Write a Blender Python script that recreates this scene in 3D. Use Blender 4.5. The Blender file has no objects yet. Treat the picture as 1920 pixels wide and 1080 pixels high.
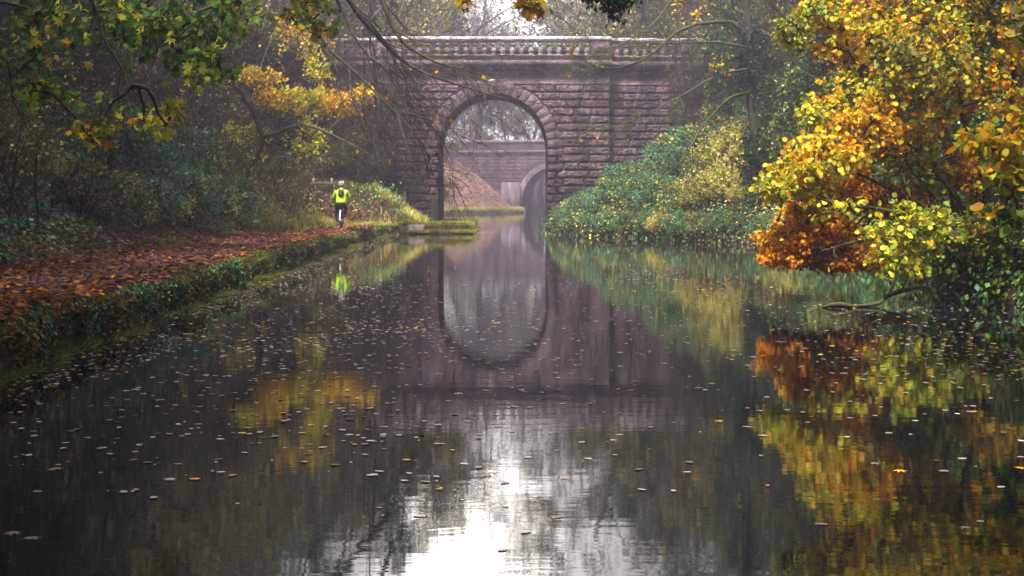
import bpy, bmesh, math, random
import numpy as np
from mathutils import Vector
R = math.radians
F, HY, CX, CH = 2666.7, 376.0, 960.0, 1.45      # focal (px), horizon row, centre column, camera height
col = bpy.context.scene.collection
def P(px, py, d):
    return np.array([(px-CX)*d/F, d, CH-(py-HY)*d/F])

# ------------------------------------------------------------------ materials
def mat(name):
    m = bpy.data.materials.new(name); m.use_nodes = True
    nt = m.node_tree; nt.nodes.clear()
    out = nt.nodes.new('ShaderNodeOutputMaterial')
    return m, nt, out
def nd(nt, typ, **kw):
    n = nt.nodes.new('ShaderNode'+typ)
    for k, v in kw.items():
        if k in n.inputs: n.inputs[k].default_value = v
        else: setattr(n, k, v)
    return n
def principled(name, color, rough=.8, metal=0., spec=.3):
    m, nt, out = mat(name)
    b = nd(nt, 'BsdfPrincipled')
    b.inputs['Base Color'].default_value = (*color, 1); b.inputs['Roughness'].default_value = rough
    b.inputs['Metallic'].default_value = metal; b.inputs['Specular IOR Level'].default_value = spec
    nt.links.new(b.outputs[0], out.inputs[0])
    return m, nt, b
def noise(nt, scale, detail=4, rough=.6, coord=None, vscale=None):
    tc = nd(nt, 'TexCoord'); n = nd(nt, 'TexNoise', Scale=scale, Detail=detail, Roughness=rough)
    src = tc.outputs['Object']
    if vscale:
        mp = nd(nt, 'Mapping'); mp.inputs['Scale'].default_value = vscale
        nt.links.new(src, mp.inputs[0]); src = mp.outputs[0]
    nt.links.new(src, n.inputs['Vector'])
    return n
def ramp(nt, src, stops):
    r = nd(nt, 'ValToRGB'); e = r.color_ramp.elements
    while len(e) > 1: e.remove(e[-1])
    for i, (p, c) in enumerate(stops):
        x = e[0] if i == 0 else e.new(p)
        x.position = p; x.color = (*c, 1) if len(c) == 3 else c
    nt.links.new(src, r.inputs[0]); return r
def mixc(nt, typ, fac, a, b):
    m = nd(nt, 'Mix', data_type='RGBA', blend_type=typ)
    for s, v in ((0, fac), (6, a), (7, b)):
        if hasattr(v, 'links'): nt.links.new(v, m.inputs[s])
        elif isinstance(v, (int, float)): m.inputs[s].default_value = v
        else: m.inputs[s].default_value = (*v, 1)
    return m.outputs[2]
def bump(nt, b, h, strength, dist):
    bp = nd(nt, 'Bump', Strength=strength, Distance=dist)
    nt.links.new(h, bp.inputs['Height']); nt.links.new(bp.outputs[0], b.inputs['Normal'])

def leaf_mat(name, trans=.45, rough=.5, sp=.25):
    m, nt, out = mat(name)
    at = nd(nt, 'Attribute', attribute_name='col')
    b = nd(nt, 'BsdfPrincipled', Roughness=rough); b.inputs['Specular IOR Level'].default_value = sp
    t = nd(nt, 'BsdfTranslucent'); mx = nd(nt, 'MixShader'); mx.inputs[0].default_value = trans
    nt.links.new(at.outputs['Color'], b.inputs['Base Color']); nt.links.new(at.outputs['Color'], t.inputs['Color'])
    nt.links.new(b.outputs[0], mx.inputs[1]); nt.links.new(t.outputs[0], mx.inputs[2]); nt.links.new(mx.outputs[0], out.inputs[0])
    return m
M = {}
M['leaf'] = leaf_mat('leaf')
M['ivy'] = leaf_mat('ivy_leaf', .15, .35)
M['grass'] = leaf_mat('grass_blade', .3, .5)
M['litter'] = leaf_mat('dead_leaf', .12, .75, .12)
m, nt, b = principled('floating_leaf', (.3, .2, .12), .5, spec=.3); M['float'] = m
at = nd(nt, 'Attribute', attribute_name='col'); nt.links.new(at.outputs['Color'], b.inputs['Base Color'])
def bark(name, base, moss, lim):
    m, nt, b = principled(name, base, .85)
    n = noise(nt, 9, 5); g = nd(nt, 'NewGeometry'); s = nd(nt, 'SeparateXYZ'); nt.links.new(g.outputs['Normal'], s.inputs[0])
    add = nd(nt, 'Math', operation='ADD'); nt.links.new(s.outputs[2], add.inputs[0]); nt.links.new(n.outputs[0], add.inputs[1])
    r = ramp(nt, add.outputs[0], [(lim-.15, (0, 0, 0)), (lim+.25, (1, 1, 1))])
    dark = ramp(nt, n.outputs[0], [(.3, tuple(x*.5 for x in base)), (.7, tuple(x*1.5 for x in base))])
    c = mixc(nt, 'MIX', r.outputs[0], dark.outputs[0], moss); nt.links.new(c, b.inputs['Base Color'])
    bump(nt, b, n.outputs[0], .6, .03)
    return m
M['bark'] = bark('bark', (.045, .036, .03), (.06, .075, .02), .85)
M['mossbark'] = bark('mossy_bark', (.028, .026, .022), (.055, .072, .02), .6)
M['twig'] = bark('twig', (.055, .042, .04), (.06, .06, .03), 1.0)

def stone(name, joints=False):
    m, nt, b = principled(name, (.3, .2, .19), .9)
    at = nd(nt, 'Attribute', attribute_name='col')
    n1 = noise(nt, 1.3, 6, .7); n2 = noise(nt, 8, 8, .8, vscale=(.7, 1, 1.6)); n3 = noise(nt, 4.5, 8, .7)
    c = mixc(nt, 'MULTIPLY', .85, at.outputs['Color'], ramp(nt, n2.outputs[0], [(.36, (.22, .2, .23)), (.5, (.85, .8, .85)), (.64, (1.9, 1.75, 1.85))]).outputs[0])
    c = mixc(nt, 'MIX', ramp(nt, n3.outputs[0], [(.58, (0, 0, 0)), (.66, (.75, .75, .75))]).outputs[0], c, (.36, .33, .31))   # pale lichen blotches
    g = nd(nt, 'NewGeometry'); s = nd(nt, 'SeparateXYZ'); nt.links.new(g.outputs['Normal'], s.inputs[0])
    ad = nd(nt, 'Math', operation='MULTIPLY_ADD'); nt.links.new(n1.outputs[0], ad.inputs[0]); ad.inputs[1].default_value = 1.2; nt.links.new(s.outputs[2], ad.inputs[2])
    c = mixc(nt, 'MIX', ramp(nt, ad.outputs[0], [(1.05, (0, 0, 0)), (1.45, (.7, .7, .7))]).outputs[0], c, (.10, .12, .05))
    n4 = noise(nt, 1, 5, .65, vscale=(1.3, 1.3, .3))     # soot and damp runs
    c = mixc(nt, 'MULTIPLY', 1., c, ramp(nt, n4.outputs[0], [(.40, (.38, .36, .40)), (.55, (1., 1., 1.)), (.68, (1.25, 1.15, 1.15))]).outputs[0])
    nt.links.new(c, b.inputs['Base Color'])
    mm = nd(nt, 'Math', operation='ADD'); nt.links.new(n2.outputs[0], mm.inputs[0]); nt.links.new(n3.outputs[0], mm.inputs[1])
    bump(nt, b, mm.outputs[0], 1., .10)
    return m
M['stone'] = stone('red_sandstone')
m, nt, b = principled('mortar_bed', (.06, .045, .045), .95); M['mortar'] = m

m, nt, b = principled('soil', (.05, .03, .02), .95); M['soil'] = m
n1 = noise(nt, .8, 6); n2 = noise(nt, 9, 8, .8)
c = ramp(nt, n2.outputs[0], [(.3, (.018, .011, .01)), (.5, (.075, .038, .024)), (.62, (.17, .075, .035)), (.75, (.06, .06, .025))])
c2 = mixc(nt, 'MIX', ramp(nt, n1.outputs[0], [(.4, (0, 0, 0)), (.65, (.8, .8, .8))]).outputs[0], c.outputs[0], (.035, .045, .018))
nt.links.new(c2, b.inputs['Base Color']); bump(nt, b, n2.outputs[0], 1, .12)
m, nt, b = principled('path_mud', (.05, .035, .035), .45, spec=.5); M['mud'] = m
n2 = noise(nt, 6, 8, .75)
c = ramp(nt, n2.outputs[0], [(.3, (.03, .02, .026)), (.55, (.10, .06, .065)), (.72, (.2, .11, .08))])
nt.links.new(c.outputs[0], b.inputs['Base Color']); bump(nt, b, n2.outputs[0], .8, .06)

m, nt, b = principled('canal_water', (.004, .007, .009), .03, spec=.5); M['water'] = m
b.inputs['IOR'].default_value = 1.33
n1 = noise(nt, 1, 3, .6, vscale=(1.6, 4.5, 1)); n2 = noise(nt, 1, 2, .5, vscale=(.5, .12, 1))
mm = nd(nt, 'Math', operation='MULTIPLY_ADD'); nt.links.new(n2.outputs[0], mm.inputs[0]); mm.inputs[1].default_value = 3.; nt.links.new(n1.outputs[0], mm.inputs[2])
bump(nt, b, mm.outputs[0], .22, .004)
def flat(name, c, rough=.7, **k): M[name] = principled(name, c, rough, **k)[0]
def flecked(name, c, rough, sc=40, amt=.35, **k):
    m, nt, b = principled(name, c, rough, **k); n = noise(nt, sc, 4)
    r = ramp(nt, n.outputs[0], [(.3, tuple(x*(1-amt) for x in c)), (.7, tuple(min(1, x*(1+amt)) for x in c))])
    nt.links.new(r.outputs[0], b.inputs['Base Color']); bump(nt, b, n.outputs[0], .3, .01); M[name] = m
flecked('hivis', (.55, 1.0, .04), .6, 25, .12); flecked('hivis_band', (.85, 1.0, .12), .45, 30, .1)
flecked('trousers', (.012, .013, .02), .85); flecked('rucksack', (.05, .05, .055), .7, 30)
flecked('skin', (.45, .26, .19), .5, 20, .1); flecked('helmet', (.5, .48, .52), .4, 12, .4); flecked('shoe', (.03, .022, .03), .5)
flecked('bike_paint', (.02, .022, .03), .3); flecked('mudguard', (.75, .76, .8), .3, 12, .08); flecked('tyre', (.012, .012, .013), .8)
flecked('alloy', (.45, .45, .47), .3, 30, .1, metal=.8); flecked('reflector', (.5, .12, .08), .3)
flecked('old_timber', (.22, .19, .15), .85, 18, .4); flecked('grey_timber', (.09, .08, .065), .85, 18, .3)
flecked('iron', (.02, .02, .024), .6, 15, .5); flecked('white_plate', (.8, .8, .78), .5, 15, .08); flat('black_paint', (.02, .02, .02))
flecked('hair', (.05, .04, .03), .8)

# ------------------------------------------------------------------ mesh store
class G:
    def __init__(s): s.v = []; s.f = {}; s.c = []; s.n = 0
    def add(s, v, f, c=(.5, .5, .5), mi=0):
        v = np.asarray(v, float).reshape(-1, 3); f = np.asarray(f, np.int64)
        c = np.asarray(c, float)
        if c.ndim == 1: c = np.broadcast_to(c, (len(v), 3))
        s.v.append(v); s.c.append(c)
        s.f.setdefault((f.shape[1], mi), []).append(f+s.n); s.n += len(v)
    def build(s, name, mats, parent=None, smooth=False, origin=(0, 0, 0)):
        o0 = np.array(ORG.get(parent.name, (0, 0, 0)) if parent else origin, float)
        if parent and parent.parent: o0 = np.array(ORG[parent.parent.name])
        me = bpy.data.meshes.new(name)
        V = np.concatenate(s.v)-o0; C = np.concatenate(s.c)
        loops, starts, mis, p = [], [], [], 0
        for (k, mi), fl in s.f.items():
            f = np.concatenate(fl); loops.append(f.ravel()); starts.append(p+np.arange(len(f))*k); p += f.size; mis.append(np.full(len(f), mi))
        L = np.concatenate(loops); S = np.concatenate(starts); MI = np.concatenate(mis)
        me.vertices.add(len(V)); me.vertices.foreach_set('co', V.ravel())
        me.loops.add(len(L)); me.loops.foreach_set('vertex_index', L.astype(np.int32))
        me.polygons.add(len(S)); me.polygons.foreach_set('loop_start', S.astype(np.int32))
        me.update(calc_edges=True)
        me.polygons.foreach_set('material_index', MI.astype(np.int32))
        if smooth: me.polygons.foreach_set('use_smooth', np.ones(len(S), bool))
        a = me.attributes.new('col', 'FLOAT_COLOR', 'POINT'); a.data.foreach_set('color', np.c_[C, np.ones(len(C))].ravel())
        for m in (mats if isinstance(mats, (list, tuple)) else [mats]): me.materials.append(M[m])
        o = bpy.data.objects.new(name, me); col.objects.link(o)
        if parent: o.parent = parent; ORG[o.name] = tuple(o0)
        else: o.location = tuple(o0); ORG[o.name] = tuple(o0)
        return o
ORG = {}
def thing(name, label, cat, loc=(0, 0, 0), group=None, rz=0):
    o = bpy.data.objects.new(name, None); o.empty_display_size = .2; col.objects.link(o); o.location = loc; o.rotation_euler = (0, 0, rz)
    ORG[o.name] = tuple(loc); return tag(o, label, cat, group)
def tag(o, label, cat, group=None):
    o['label'] = label; o['category'] = cat
    if group: o['group'] = group
    return o
def kind(o, k, label=None, cat=None):
    o['kind'] = k
    if label: o['label'] = label
    if cat: o['category'] = cat
    return o
def copy_thing(o, label, loc, rz=0, sc=1., group=None):
    c = o.copy(); col.objects.link(c); c.location = loc; c.rotation_euler = (0, 0, rz); c.scale = (sc, sc, sc) if np.isscalar(sc) else sc
    c['label'] = label
    if group: c['group'] = group
    for ch in o.children:
        k = ch.copy(); col.objects.link(k); k.parent = c
        for g in ch.children:
            q = g.copy(); col.objects.link(q); q.parent = k
    return c
def nrm(v): return v/np.maximum(np.linalg.norm(v, axis=-1, keepdims=True), 1e-9)
def box(g, x0, x1, y0, y1, z0, z1, c=(.5, .5, .5), mi=0):
    v = [(x, y, z) for x in (x0, x1) for y in (y0, y1) for z in (z0, z1)]
    g.add(v, [(0, 1, 3, 2), (4, 6, 7, 5), (0, 4, 5, 1), (2, 3, 7, 6), (0, 2, 6, 4), (1, 5, 7, 3)], c, mi)
def tubes(g, Pt, Rd, sides, c, mi=0, rng=None):
    """batch of polylines Pt (N,k,3) with radii Rd (N,k) swept into tubes"""
    Pt = np.asarray(Pt, float); Rd = np.asarray(Rd, float)
    if Pt.ndim == 2: Pt = Pt[None]; Rd = Rd[None]
    N, k, _ = Pt.shape
    T = nrm(np.gradient(Pt, axis=1))
    ref = np.where(np.abs(T[:, :1, 2:3]) > .8, np.array([1., .2, 0]), np.array([0, .1, 1.]))
    U = nrm(np.cross(T, np.broadcast_to(ref, T.shape))); W = np.cross(T, U)
    a = np.arange(sides)*2*np.pi/sides
    V = Pt[:, :, None]+Rd[:, :, None, None]*(U[:, :, None]*np.cos(a)[:, None]+W[:, :, None]*np.sin(a)[:, None])
    i = np.arange(N)[:, None, None]*k*sides+np.arange(k-1)[:, None]*sides
    j = np.arange(sides); j2 = (j+1) % sides
    f = np.stack([i+j, i+j2, i+j2+sides, i+j+sides], -1).reshape(-1, 4)
    g.add(V.reshape(-1, 3), f, c, mi)
    if sides > 3:
        e = np.arange(N)[:, None]*k*sides
        g.add(V[:, -1].reshape(-1, 3), (np.arange(N)[:, None]*sides+np.arange(sides)), c, mi)
def poly(pts, n):
    """smooth resample of control points"""
    pts = np.asarray(pts, float); k = len(pts)
    if k == 2: t = np.linspace(0, 1, n)[:, None]; return pts[0]*(1-t)+pts[1]*t
    t = np.linspace(0, k-1, n); i = np.clip(t.astype(int), 0, k-2); u = (t-i)[:, None]
    p0 = pts[np.maximum(i-1, 0)]; p1 = pts[i]; p2 = pts[i+1]; p3 = pts[np.minimum(i+2, k-1)]
    return .5*((2*p1)+(p2-p0)*u+(2*p0-5*p1+4*p2-p3)*u**2+(3*p1-p0-3*p2+p3)*u**3)
def lathe(g, prof, c0, n=12, c=(.5, .5, .5), mi=0, sx=1., sy=1.):
    prof = np.asarray(prof, float); a = np.arange(n)*2*np.pi/n
    V = np.stack([c0[0]+prof[:, :1]*np.cos(a)*sx, c0[1]+prof[:, :1]*np.sin(a)*sy, np.broadcast_to(c0[2]+prof[:, 1:2], (len(prof), n))], -1)
    i = np.arange(len(prof)-1)[:, None]*n; j = np.arange(n); j2 = (j+1) % n
    g.add(V.reshape(-1, 3), np.stack([i+j, i+j2, i+j2+n, i+j+n], -1).reshape(-1, 4), c, mi)
def vnoise(p, s=1., seed=0):
    p = np.asarray(p)*s; q = np.zeros(p.shape[:-1])
    r = np.random.RandomState(seed+77)
    for o in range(4):
        k = r.randn(3, 3)*(1.0*1.9**o); q += np.sin(p@k[0]+r.rand()*6+1.5*np.sin(p@k[1]+r.rand()*6))/(1.6**o)
    return np.clip(.5+.27*q, 0, 1)

# ------------------------------------------------------------------ leaves
def T_(v, f): return np.array(v, float), np.array(f)
OVAL = T_([(0, 0, 0), (0, 1, 0), (.33, .3, .08), (.28, .72, .06), (-.33, .3, .08), (-.28, .72, .06)], [(0, 2, 3, 1), (1, 5, 4, 0)])
ROUND = T_([(0, 0, 0), (0, 1, -.06), (.42, .25, .07), (.40, .72, .04), (-.42, .25, .07), (-.40, .72, .04)], [(0, 2, 3, 1), (1, 5, 4, 0)])
KITE = T_([(0, 0, 0), (.38, .5, .05), (0, 1, 0), (-.38, .5, .05)], [(0, 1, 2, 3)])
MAPLE = T_([(0, 0, 0), (0, .32, .03), (.15, .6, .02), (0, 1, -.2), (-.15, .6, .02), (.3, .4, .02), (.55, .75, -.2), (.22, .1, 0), (.5, .16, -.15),
            (-.3, .4, .02), (-.55, .75, -.2), (-.22, .1, 0), (-.5, .16, -.15)],
           [(1, 2, 3, 4), (1, 5, 6, 2), (1, 7, 8, 5), (1, 4, 10, 9), (1, 9, 12, 11), (0, 7, 1, 11)])
FLATOVAL = T_([(0, 0, 0), (0, 1, .02), (.3, .3, .012), (.24, .72, 0), (-.33, .26, .0), (-.25, .75, .015)], [(0, 2, 3, 1), (1, 5, 4, 0)])
FLATMAPLE = (MAPLE[0]*np.array([1, 1, .25]), MAPLE[1])
BLADE = T_([(-.04, 0, 0), (.04, 0, 0), (.035, .45, .06), (-.035, .45, .06), (.012, .8, .22), (-.012, .8, .22), (.0, 1, .42), (-.004, 1, .42)], [(0, 1, 2, 3), (3, 2, 4, 5), (5, 4, 6, 7)])
def leaves(g, Pn, A, N, S, tm, C, mi=0):
    tv, tf = tm; n = len(Pn)
    if n == 0: return
    A = nrm(A); U = nrm(np.cross(A, N)); W = np.cross(U, A)
    S = np.broadcast_to(S, (n,))[:, None, None]
    V = Pn[:, None]+S*(U[:, None]*tv[:, 0:1]+A[:, None]*tv[:, 1:2]+W[:, None]*tv[:, 2:3])
    f = (np.arange(n)[:, None, None]*len(tv)+tf).reshape(-1, 4)
    g.add(V.reshape(-1, 3), f, np.repeat(C, len(tv), 0), mi)
PAL = {
 'gold': [(.80, .45, .012), (.85, .58, .03), (.68, .52, .03), (.76, .32, .01)],
 'lemon': [(.80, .68, .05), (.60, .60, .05), (.82, .56, .03), (.40, .45, .03)],
 'orange': [(.80, .24, .01), (.85, .34, .012), (.60, .13, .008), (.85, .46, .02)],
 'yg': [(.28, .34, .03), (.42, .42, .04), (.18, .26, .03), (.55, .48, .05)],
 'green': [(.065, .15, .02), (.11, .24, .025), (.04, .10, .02), (.21, .31, .03)],
 'ivy': [(.012, .035, .02), (.025, .06, .035), (.015, .045, .03), (.045, .08, .03)],
 'blue': [(.07, .21, .11), (.13, .33, .17), (.045, .13, .07), (.24, .42, .17)],
 'olive': [(.13, .16, .03), (.20, .21, .035), (.08, .10, .02), (.27, .23, .04)],
 'pale': [(.55, .50, .14), (.68, .60, .18), (.42, .44, .12), (.7, .58, .12)],
 'brown': [(.14, .07, .03), (.20, .09, .03), (.09, .045, .025), (.28, .12, .03)],
 'rust': [(.30, .085, .02), (.38, .13, .03), (.20, .05, .018), (.46, .2, .05)],
 'plum': [(.12, .05, .045), (.17, .07, .06), (.09, .04, .045), (.22, .09, .06)],
 'blush': [(.48, .27, .22), (.42, .26, .22), (.55, .34, .27), (.34, .17, .13)],
 'float': [(.38, .28, .25), (.46, .36, .32), (.26, .17, .12), (.52, .43, .40)],  # pale tones put the whitish sky glint into the leaf colour
}
def colour(rng, pos, pals, s=.7, seed=0, jit=.25):
    """pals: list of (palette, weight); neighbours tend to share one"""
    n = len(pos); w = np.array([p[1] for p in pals], float); w = np.cumsum(w/w.sum())
    t = np.clip(vnoise(pos, s, seed)*.7+rng.rand(n)*.3, 0, .999)
    t = np.argsort(np.argsort(t))/max(n, 1)
    k = np.searchsorted(w, t*.999); allp = np.array([PAL[p[0]] for p in pals])
    c = allp[np.minimum(k, len(pals)-1), rng.randint(0, 4, n)]
    return np.clip(c*(1+jit*rng.randn(n, 1)).clip(.4, 1.7), 0, .95)

# ------------------------------------------------------------------ branching
def spawn(rng, Pp, Rp, n, length, ang, k=6, wob=.25, bias=(0, 0, 0), rr=.5, tmin=.2, tmax=1., end=.35, rmin=.002):
    N, kp, _ = Pp.shape; idx = np.repeat(np.arange(N), n); m = len(idx)
    t = rng.uniform(tmin, tmax, m)*(kp-1); i = np.clip(t.astype(int), 0, kp-2); u = (t-i)[:, None]
    p = Pp[idx, i]*(1-u)+Pp[idx, i+1]*u; d = nrm(Pp[idx, i+1]-Pp[idx, i])
    r = Rp[idx, i]*(1-u[:, 0])+Rp[idx, i+1]*u[:, 0]
    q = nrm(np.cross(d, rng.randn(m, 3))); a = ang*rng.uniform(.6, 1.3, m)[:, None]
    d = nrm(np.cos(a)*d+np.sin(a)*q); L = length*rng.uniform(.55, 1.2, m)*(1-.35*t/(kp-1))
    out = [p]; b = np.array(bias)
    for j in range(k-1):
        d = nrm(d+wob*rng.randn(m, 3)*.6+b); p = p+d*(L/(k-1))[:, None]; out.append(p)
    r0 = np.maximum(r*rr*rng.uniform(.7, 1.1, m), rmin)
    return np.stack(out, 1), r0[:, None]*np.linspace(1, end, k)
def spray(rng, g, Tw, n, size, tm, pals, tmin=.15, droop=.3, upb=.5, seed=0, mi=1, cs=.7, mask=None, jit=.25, off=.03):
    N, k, _ = Tw.shape
    if mask is not None: Tw = Tw[mask]; N = len(Tw)
    idx = np.repeat(np.arange(N), n); m = len(idx)
    if m == 0: return
    t = rng.uniform(tmin, 1.0, m)*(k-1.001); i = t.astype(int); u = (t-i)[:, None]
    p = Tw[idx, i]*(1-u)+Tw[idx, i+1]*u; d = nrm(Tw[idx, i+1]-Tw[idx, i])
    p = p+rng.randn(m, 3)*off
    A = d*.5+rng.randn(m, 3)*.6+np.array([0, 0, -droop]); Nn = rng.randn(m, 3)*.6+np.array([0, 0, upb])
    leaves(g, p, A, Nn, size*rng.uniform(.65, 1.25, m), tm, colour(rng, p, pals, cs, seed, jit), mi)
def lobes(rng, gt, SP, lb, bk=(.5, .5, .5), tm=OVAL, droop=.3, upb=.4, mi=1, rs=1.):
    """SP: sample points on the stems; lb: (centre, radii, twigs, leaves, size, palettes)"""
    for li, (c, r, n, L, size, pals) in enumerate(lb):
        c = np.array(c, float); r = np.array(r, float)*np.ones(3)
        m = max(2, n//14); h = c+r*.6*nrm(rng.randn(m, 3))*rng.rand(m, 1)**.5
        s = SP[np.argmin(((h[:, None]-SP[None])**2).sum(-1), 1)]
        t = np.linspace(0, 1, 6)[None, :, None]; dist = np.linalg.norm(h-s, axis=1)[:, None, None]
        pts = s[:, None]*(1-t)+h[:, None]*t+np.array([0, 0, .12])*dist*np.sin(np.pi*t)+rng.randn(m, 6, 3)*.03*dist*np.sin(np.pi*t)
        tubes(gt, pts, np.full((m, 1), .022*rs)*np.linspace(1, .5, 6), 4, bk)
        d = nrm(rng.randn(n, 3)); e = c+r*d*(rng.rand(n, 1)**.4)
        hs = h[np.argmin(((e[:, None]-h[None])**2).sum(-1), 1)]
        t = np.linspace(0, 1, 5)[None, :, None]; dist = np.linalg.norm(e-hs, axis=1)[:, None, None]
        tw = hs[:, None]*(1-t)+e[:, None]*t+rng.randn(n, 5, 3)*.05*dist*np.sin(np.pi*t)+np.array([0, 0, .1])*dist*np.sin(np.pi*t)
        tubes(gt, tw, np.full((n, 1), .008*rs)*np.linspace(1, .4, 5), 3, bk)
        spray(rng, gt, tw, L, size, tm, pals, .3, droop, upb, seed=li, mi=mi, off=size*.5)

# ------------------------------------------------------------------ terrain
XL = np.array([(-30, -4), (11, -4.1), (18, -4.28), (25, -4.55), (37, -4.8), (51, -5.1), (60.3, -5.2), (61.2, -4.7), (61.8, -1.64), (72, -1.64), (76, -2.2), (84, -4.5), (95, -7.2), (120, -8.6), (148, -8), (156, -5), (160, -1), (164, 1.4), (175, 2), (200, 8), (320, 34)], float)
XR = np.array([(-30, 7.6), (15, 7.2), (19.5, 6.9), (22, 6.6), (26, 7.5), (35, 8.6), (46, 8.2), (52, 6), (57, 3.8), (61, 2.1), (64, 1.78), (72, 1.78), (76, 3), (85, 6), (100, 9), (130, 10), (158, 8.8), (170, 8.2), (200, 14), (320, 42)], float)
def xl(y): return np.interp(y, XL[:, 0], XL[:, 1])+.07*np.sin(y*1.7)*(np.asarray(y) < 60)+.05*np.sin(y*4.1+1)*(np.asarray(y) < 60)
def xr(y): return np.interp(y, XR[:, 0], XR[:, 1])+.12*np.sin(y*1.3)*(np.asarray(y) < 58)
def sm(t): t = np.clip(t, 0, 1); return t*t*(3-2*t)
def pw(y): return np.interp(y, [-30, 20, 50, 58, 62, 72, 80, 140, 158, 200], [3.6, 3.5, 2.9, 2.6, 1.75, 1.75, 2.2, 2.2, .8, 2])
def H(x, y):
    x = np.asarray(x, float); y = np.asarray(y, float)
    s = xl(y)-x; t = np.maximum(s-pw(y), 0)
    st = np.interp(y, [0, 30, 50, 60, 80, 150, 158, 172, 200], [.62, .62, .52, .46, .5, .52, .95, .95, .6])
    rise = 10.*(1-np.exp(-(np.sqrt(t*t+1)-1)*st/10.*1.25))
    bumps = (vnoise(np.stack([x, y, x*0], -1), .35, 3)-.5)*1.1*sm(t/3)
    hl = -.6+.95*sm(s/.16+.2)+.03*np.sin(x*3+y*2)+rise+bumps+.1*sm((s-.1)/.4)*np.exp(-np.maximum(s-.4, 0)*2)
    u = x-xr(y); tt = np.maximum(u-.3, 0)
    sr = np.interp(y, [0, 20, 35, 50, 60, 80, 150], [.45, .45, .5, .5, .5, .5, .45])
    hr = -.6+.8*sm(u/.3+.2)+10.*(1-np.exp(-tt*sr/10.*1.2))+(vnoise(np.stack([x, y, x*0], -1), .4, 5)-.5)*.9*sm(tt/2.5)
    return np.where(s > -1, np.maximum(hl, -.6), np.where(u > -1, np.maximum(hr, -.6), -.6))
YS = np.concatenate([np.arange(-22, 60, .7), np.arange(60, 62.6, .2), np.arange(62.6, 74, .8), np.arange(74, 170, 1.3), np.arange(170, 312, 5)])
SS = np.array([58, 48, 40, 34, 29, 25, 22, 19.5, 17.5, 15.7, 14, 12.5, 11.2, 10, 9, 8.2, 7.4, 6.7, 6.1, 5.5, 5, 4.5, 4.1, 3.8, 3.5, 3.2, 2.9, 2.5, 2.1, 1.7, 1.3, 1, .7, .5, .35, .22, .14, .08, .03, -.05, -.5])
def ground():
    rows = []
    for y in YS:
        a = xl(y)-SS; a = np.maximum(a, -64); b = xr(y)+SS[::-1]; b = np.minimum(b, 64)
        rows.append(np.stack([np.concatenate([a, b]), np.full(len(a)*2, y)], -1))
    X = np.stack(rows); Z = H(X[..., 0], X[..., 1]); n, k = X.shape[:2]
    V = np.concatenate([X, Z[..., None]], -1).reshape(-1, 3)
    i = np.arange(n-1)[:, None]*k+np.arange(k-1); f = np.stack([i, i+1, i+1+k, i+k], -1).reshape(-1, 4)
    g = G(); g.add(V, f); return g.build('ground', 'soil', smooth=True)
kind(ground(), 'structure', 'leaf strewn earth banks of the canal cutting', 'ground')
g = G(); g.add([(-64, -22, 0), (64, -22, 0), (64, 310, 0), (-64, 310, 0)], [(0, 1, 2, 3)])
kind(g.build('canal_water', 'water'), 'structure', 'dark still canal water mirroring bridge and trees', 'water')
# path: a muddy sheet a little above the ground
g = G(); ys = np.arange(-22, 66.2, .6); w = np.linspace(0, 1, 7)
x = xl(ys)[:, None]-.75-(pw(ys)[:, None]-1.3)*w; y = np.broadcast_to(ys[:, None], x.shape); V = np.stack([x, y, H(x, y)+.018], -1)
i = np.arange(len(ys)-1)[:, None]*7+np.arange(6); g.add(V.reshape(-1, 3), np.stack([i, i+7, i+8, i+1], -1).reshape(-1, 4))
kind(g.build('towpath', 'mud', smooth=True), 'structure', 'damp purplish mud towpath under fallen leaves', 'path')

# ------------------------------------------------------------------ stone bridges
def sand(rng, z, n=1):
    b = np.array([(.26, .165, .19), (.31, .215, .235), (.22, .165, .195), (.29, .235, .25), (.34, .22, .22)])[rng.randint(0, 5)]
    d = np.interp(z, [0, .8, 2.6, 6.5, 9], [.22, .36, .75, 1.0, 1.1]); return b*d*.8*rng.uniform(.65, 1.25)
def block(g, rng, x0, x1, z0, z1, yf, dep=.1, xclip=None, nx=18, nz=8, colr=None, rough=.03):
    """rock-faced block standing proud of yf (towards -Y)"""
    u = np.linspace(0, 1, nx); w = np.linspace(0, 1, nz); X, Z = np.meshgrid(x0+.008+(x1-x0-.016)*u, z0+.016+(z1-z0-.034)*w)
    e = np.minimum(1, np.minimum(np.minimum(u, 1-u)[None, :]*(x1-x0)/.03, np.minimum(w, 1-w)[:, None]*(z1-z0)/.05))
    if xclip is not None: X = xclip(X, Z)
    Y = yf-dep*np.sqrt(np.maximum(e, 0))*(1)+rough*rng.randn(*X.shape)*(e > .5)
    Y[0] = yf+.06; Y[-1] = yf+.06; Y[:, 0] = yf+.06; Y[:, -1] = yf+.06
    V = np.stack([X, Y, Z], -1).reshape(-1, 3)
    i = np.arange(nz-1)[:, None]*nx+np.arange(nx-1)
    g.add(V, np.stack([i, i+1, i+1+nx, i+nx], -1).reshape(-1, 4), sand(rng, z0) if colr is None else colr)
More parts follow.
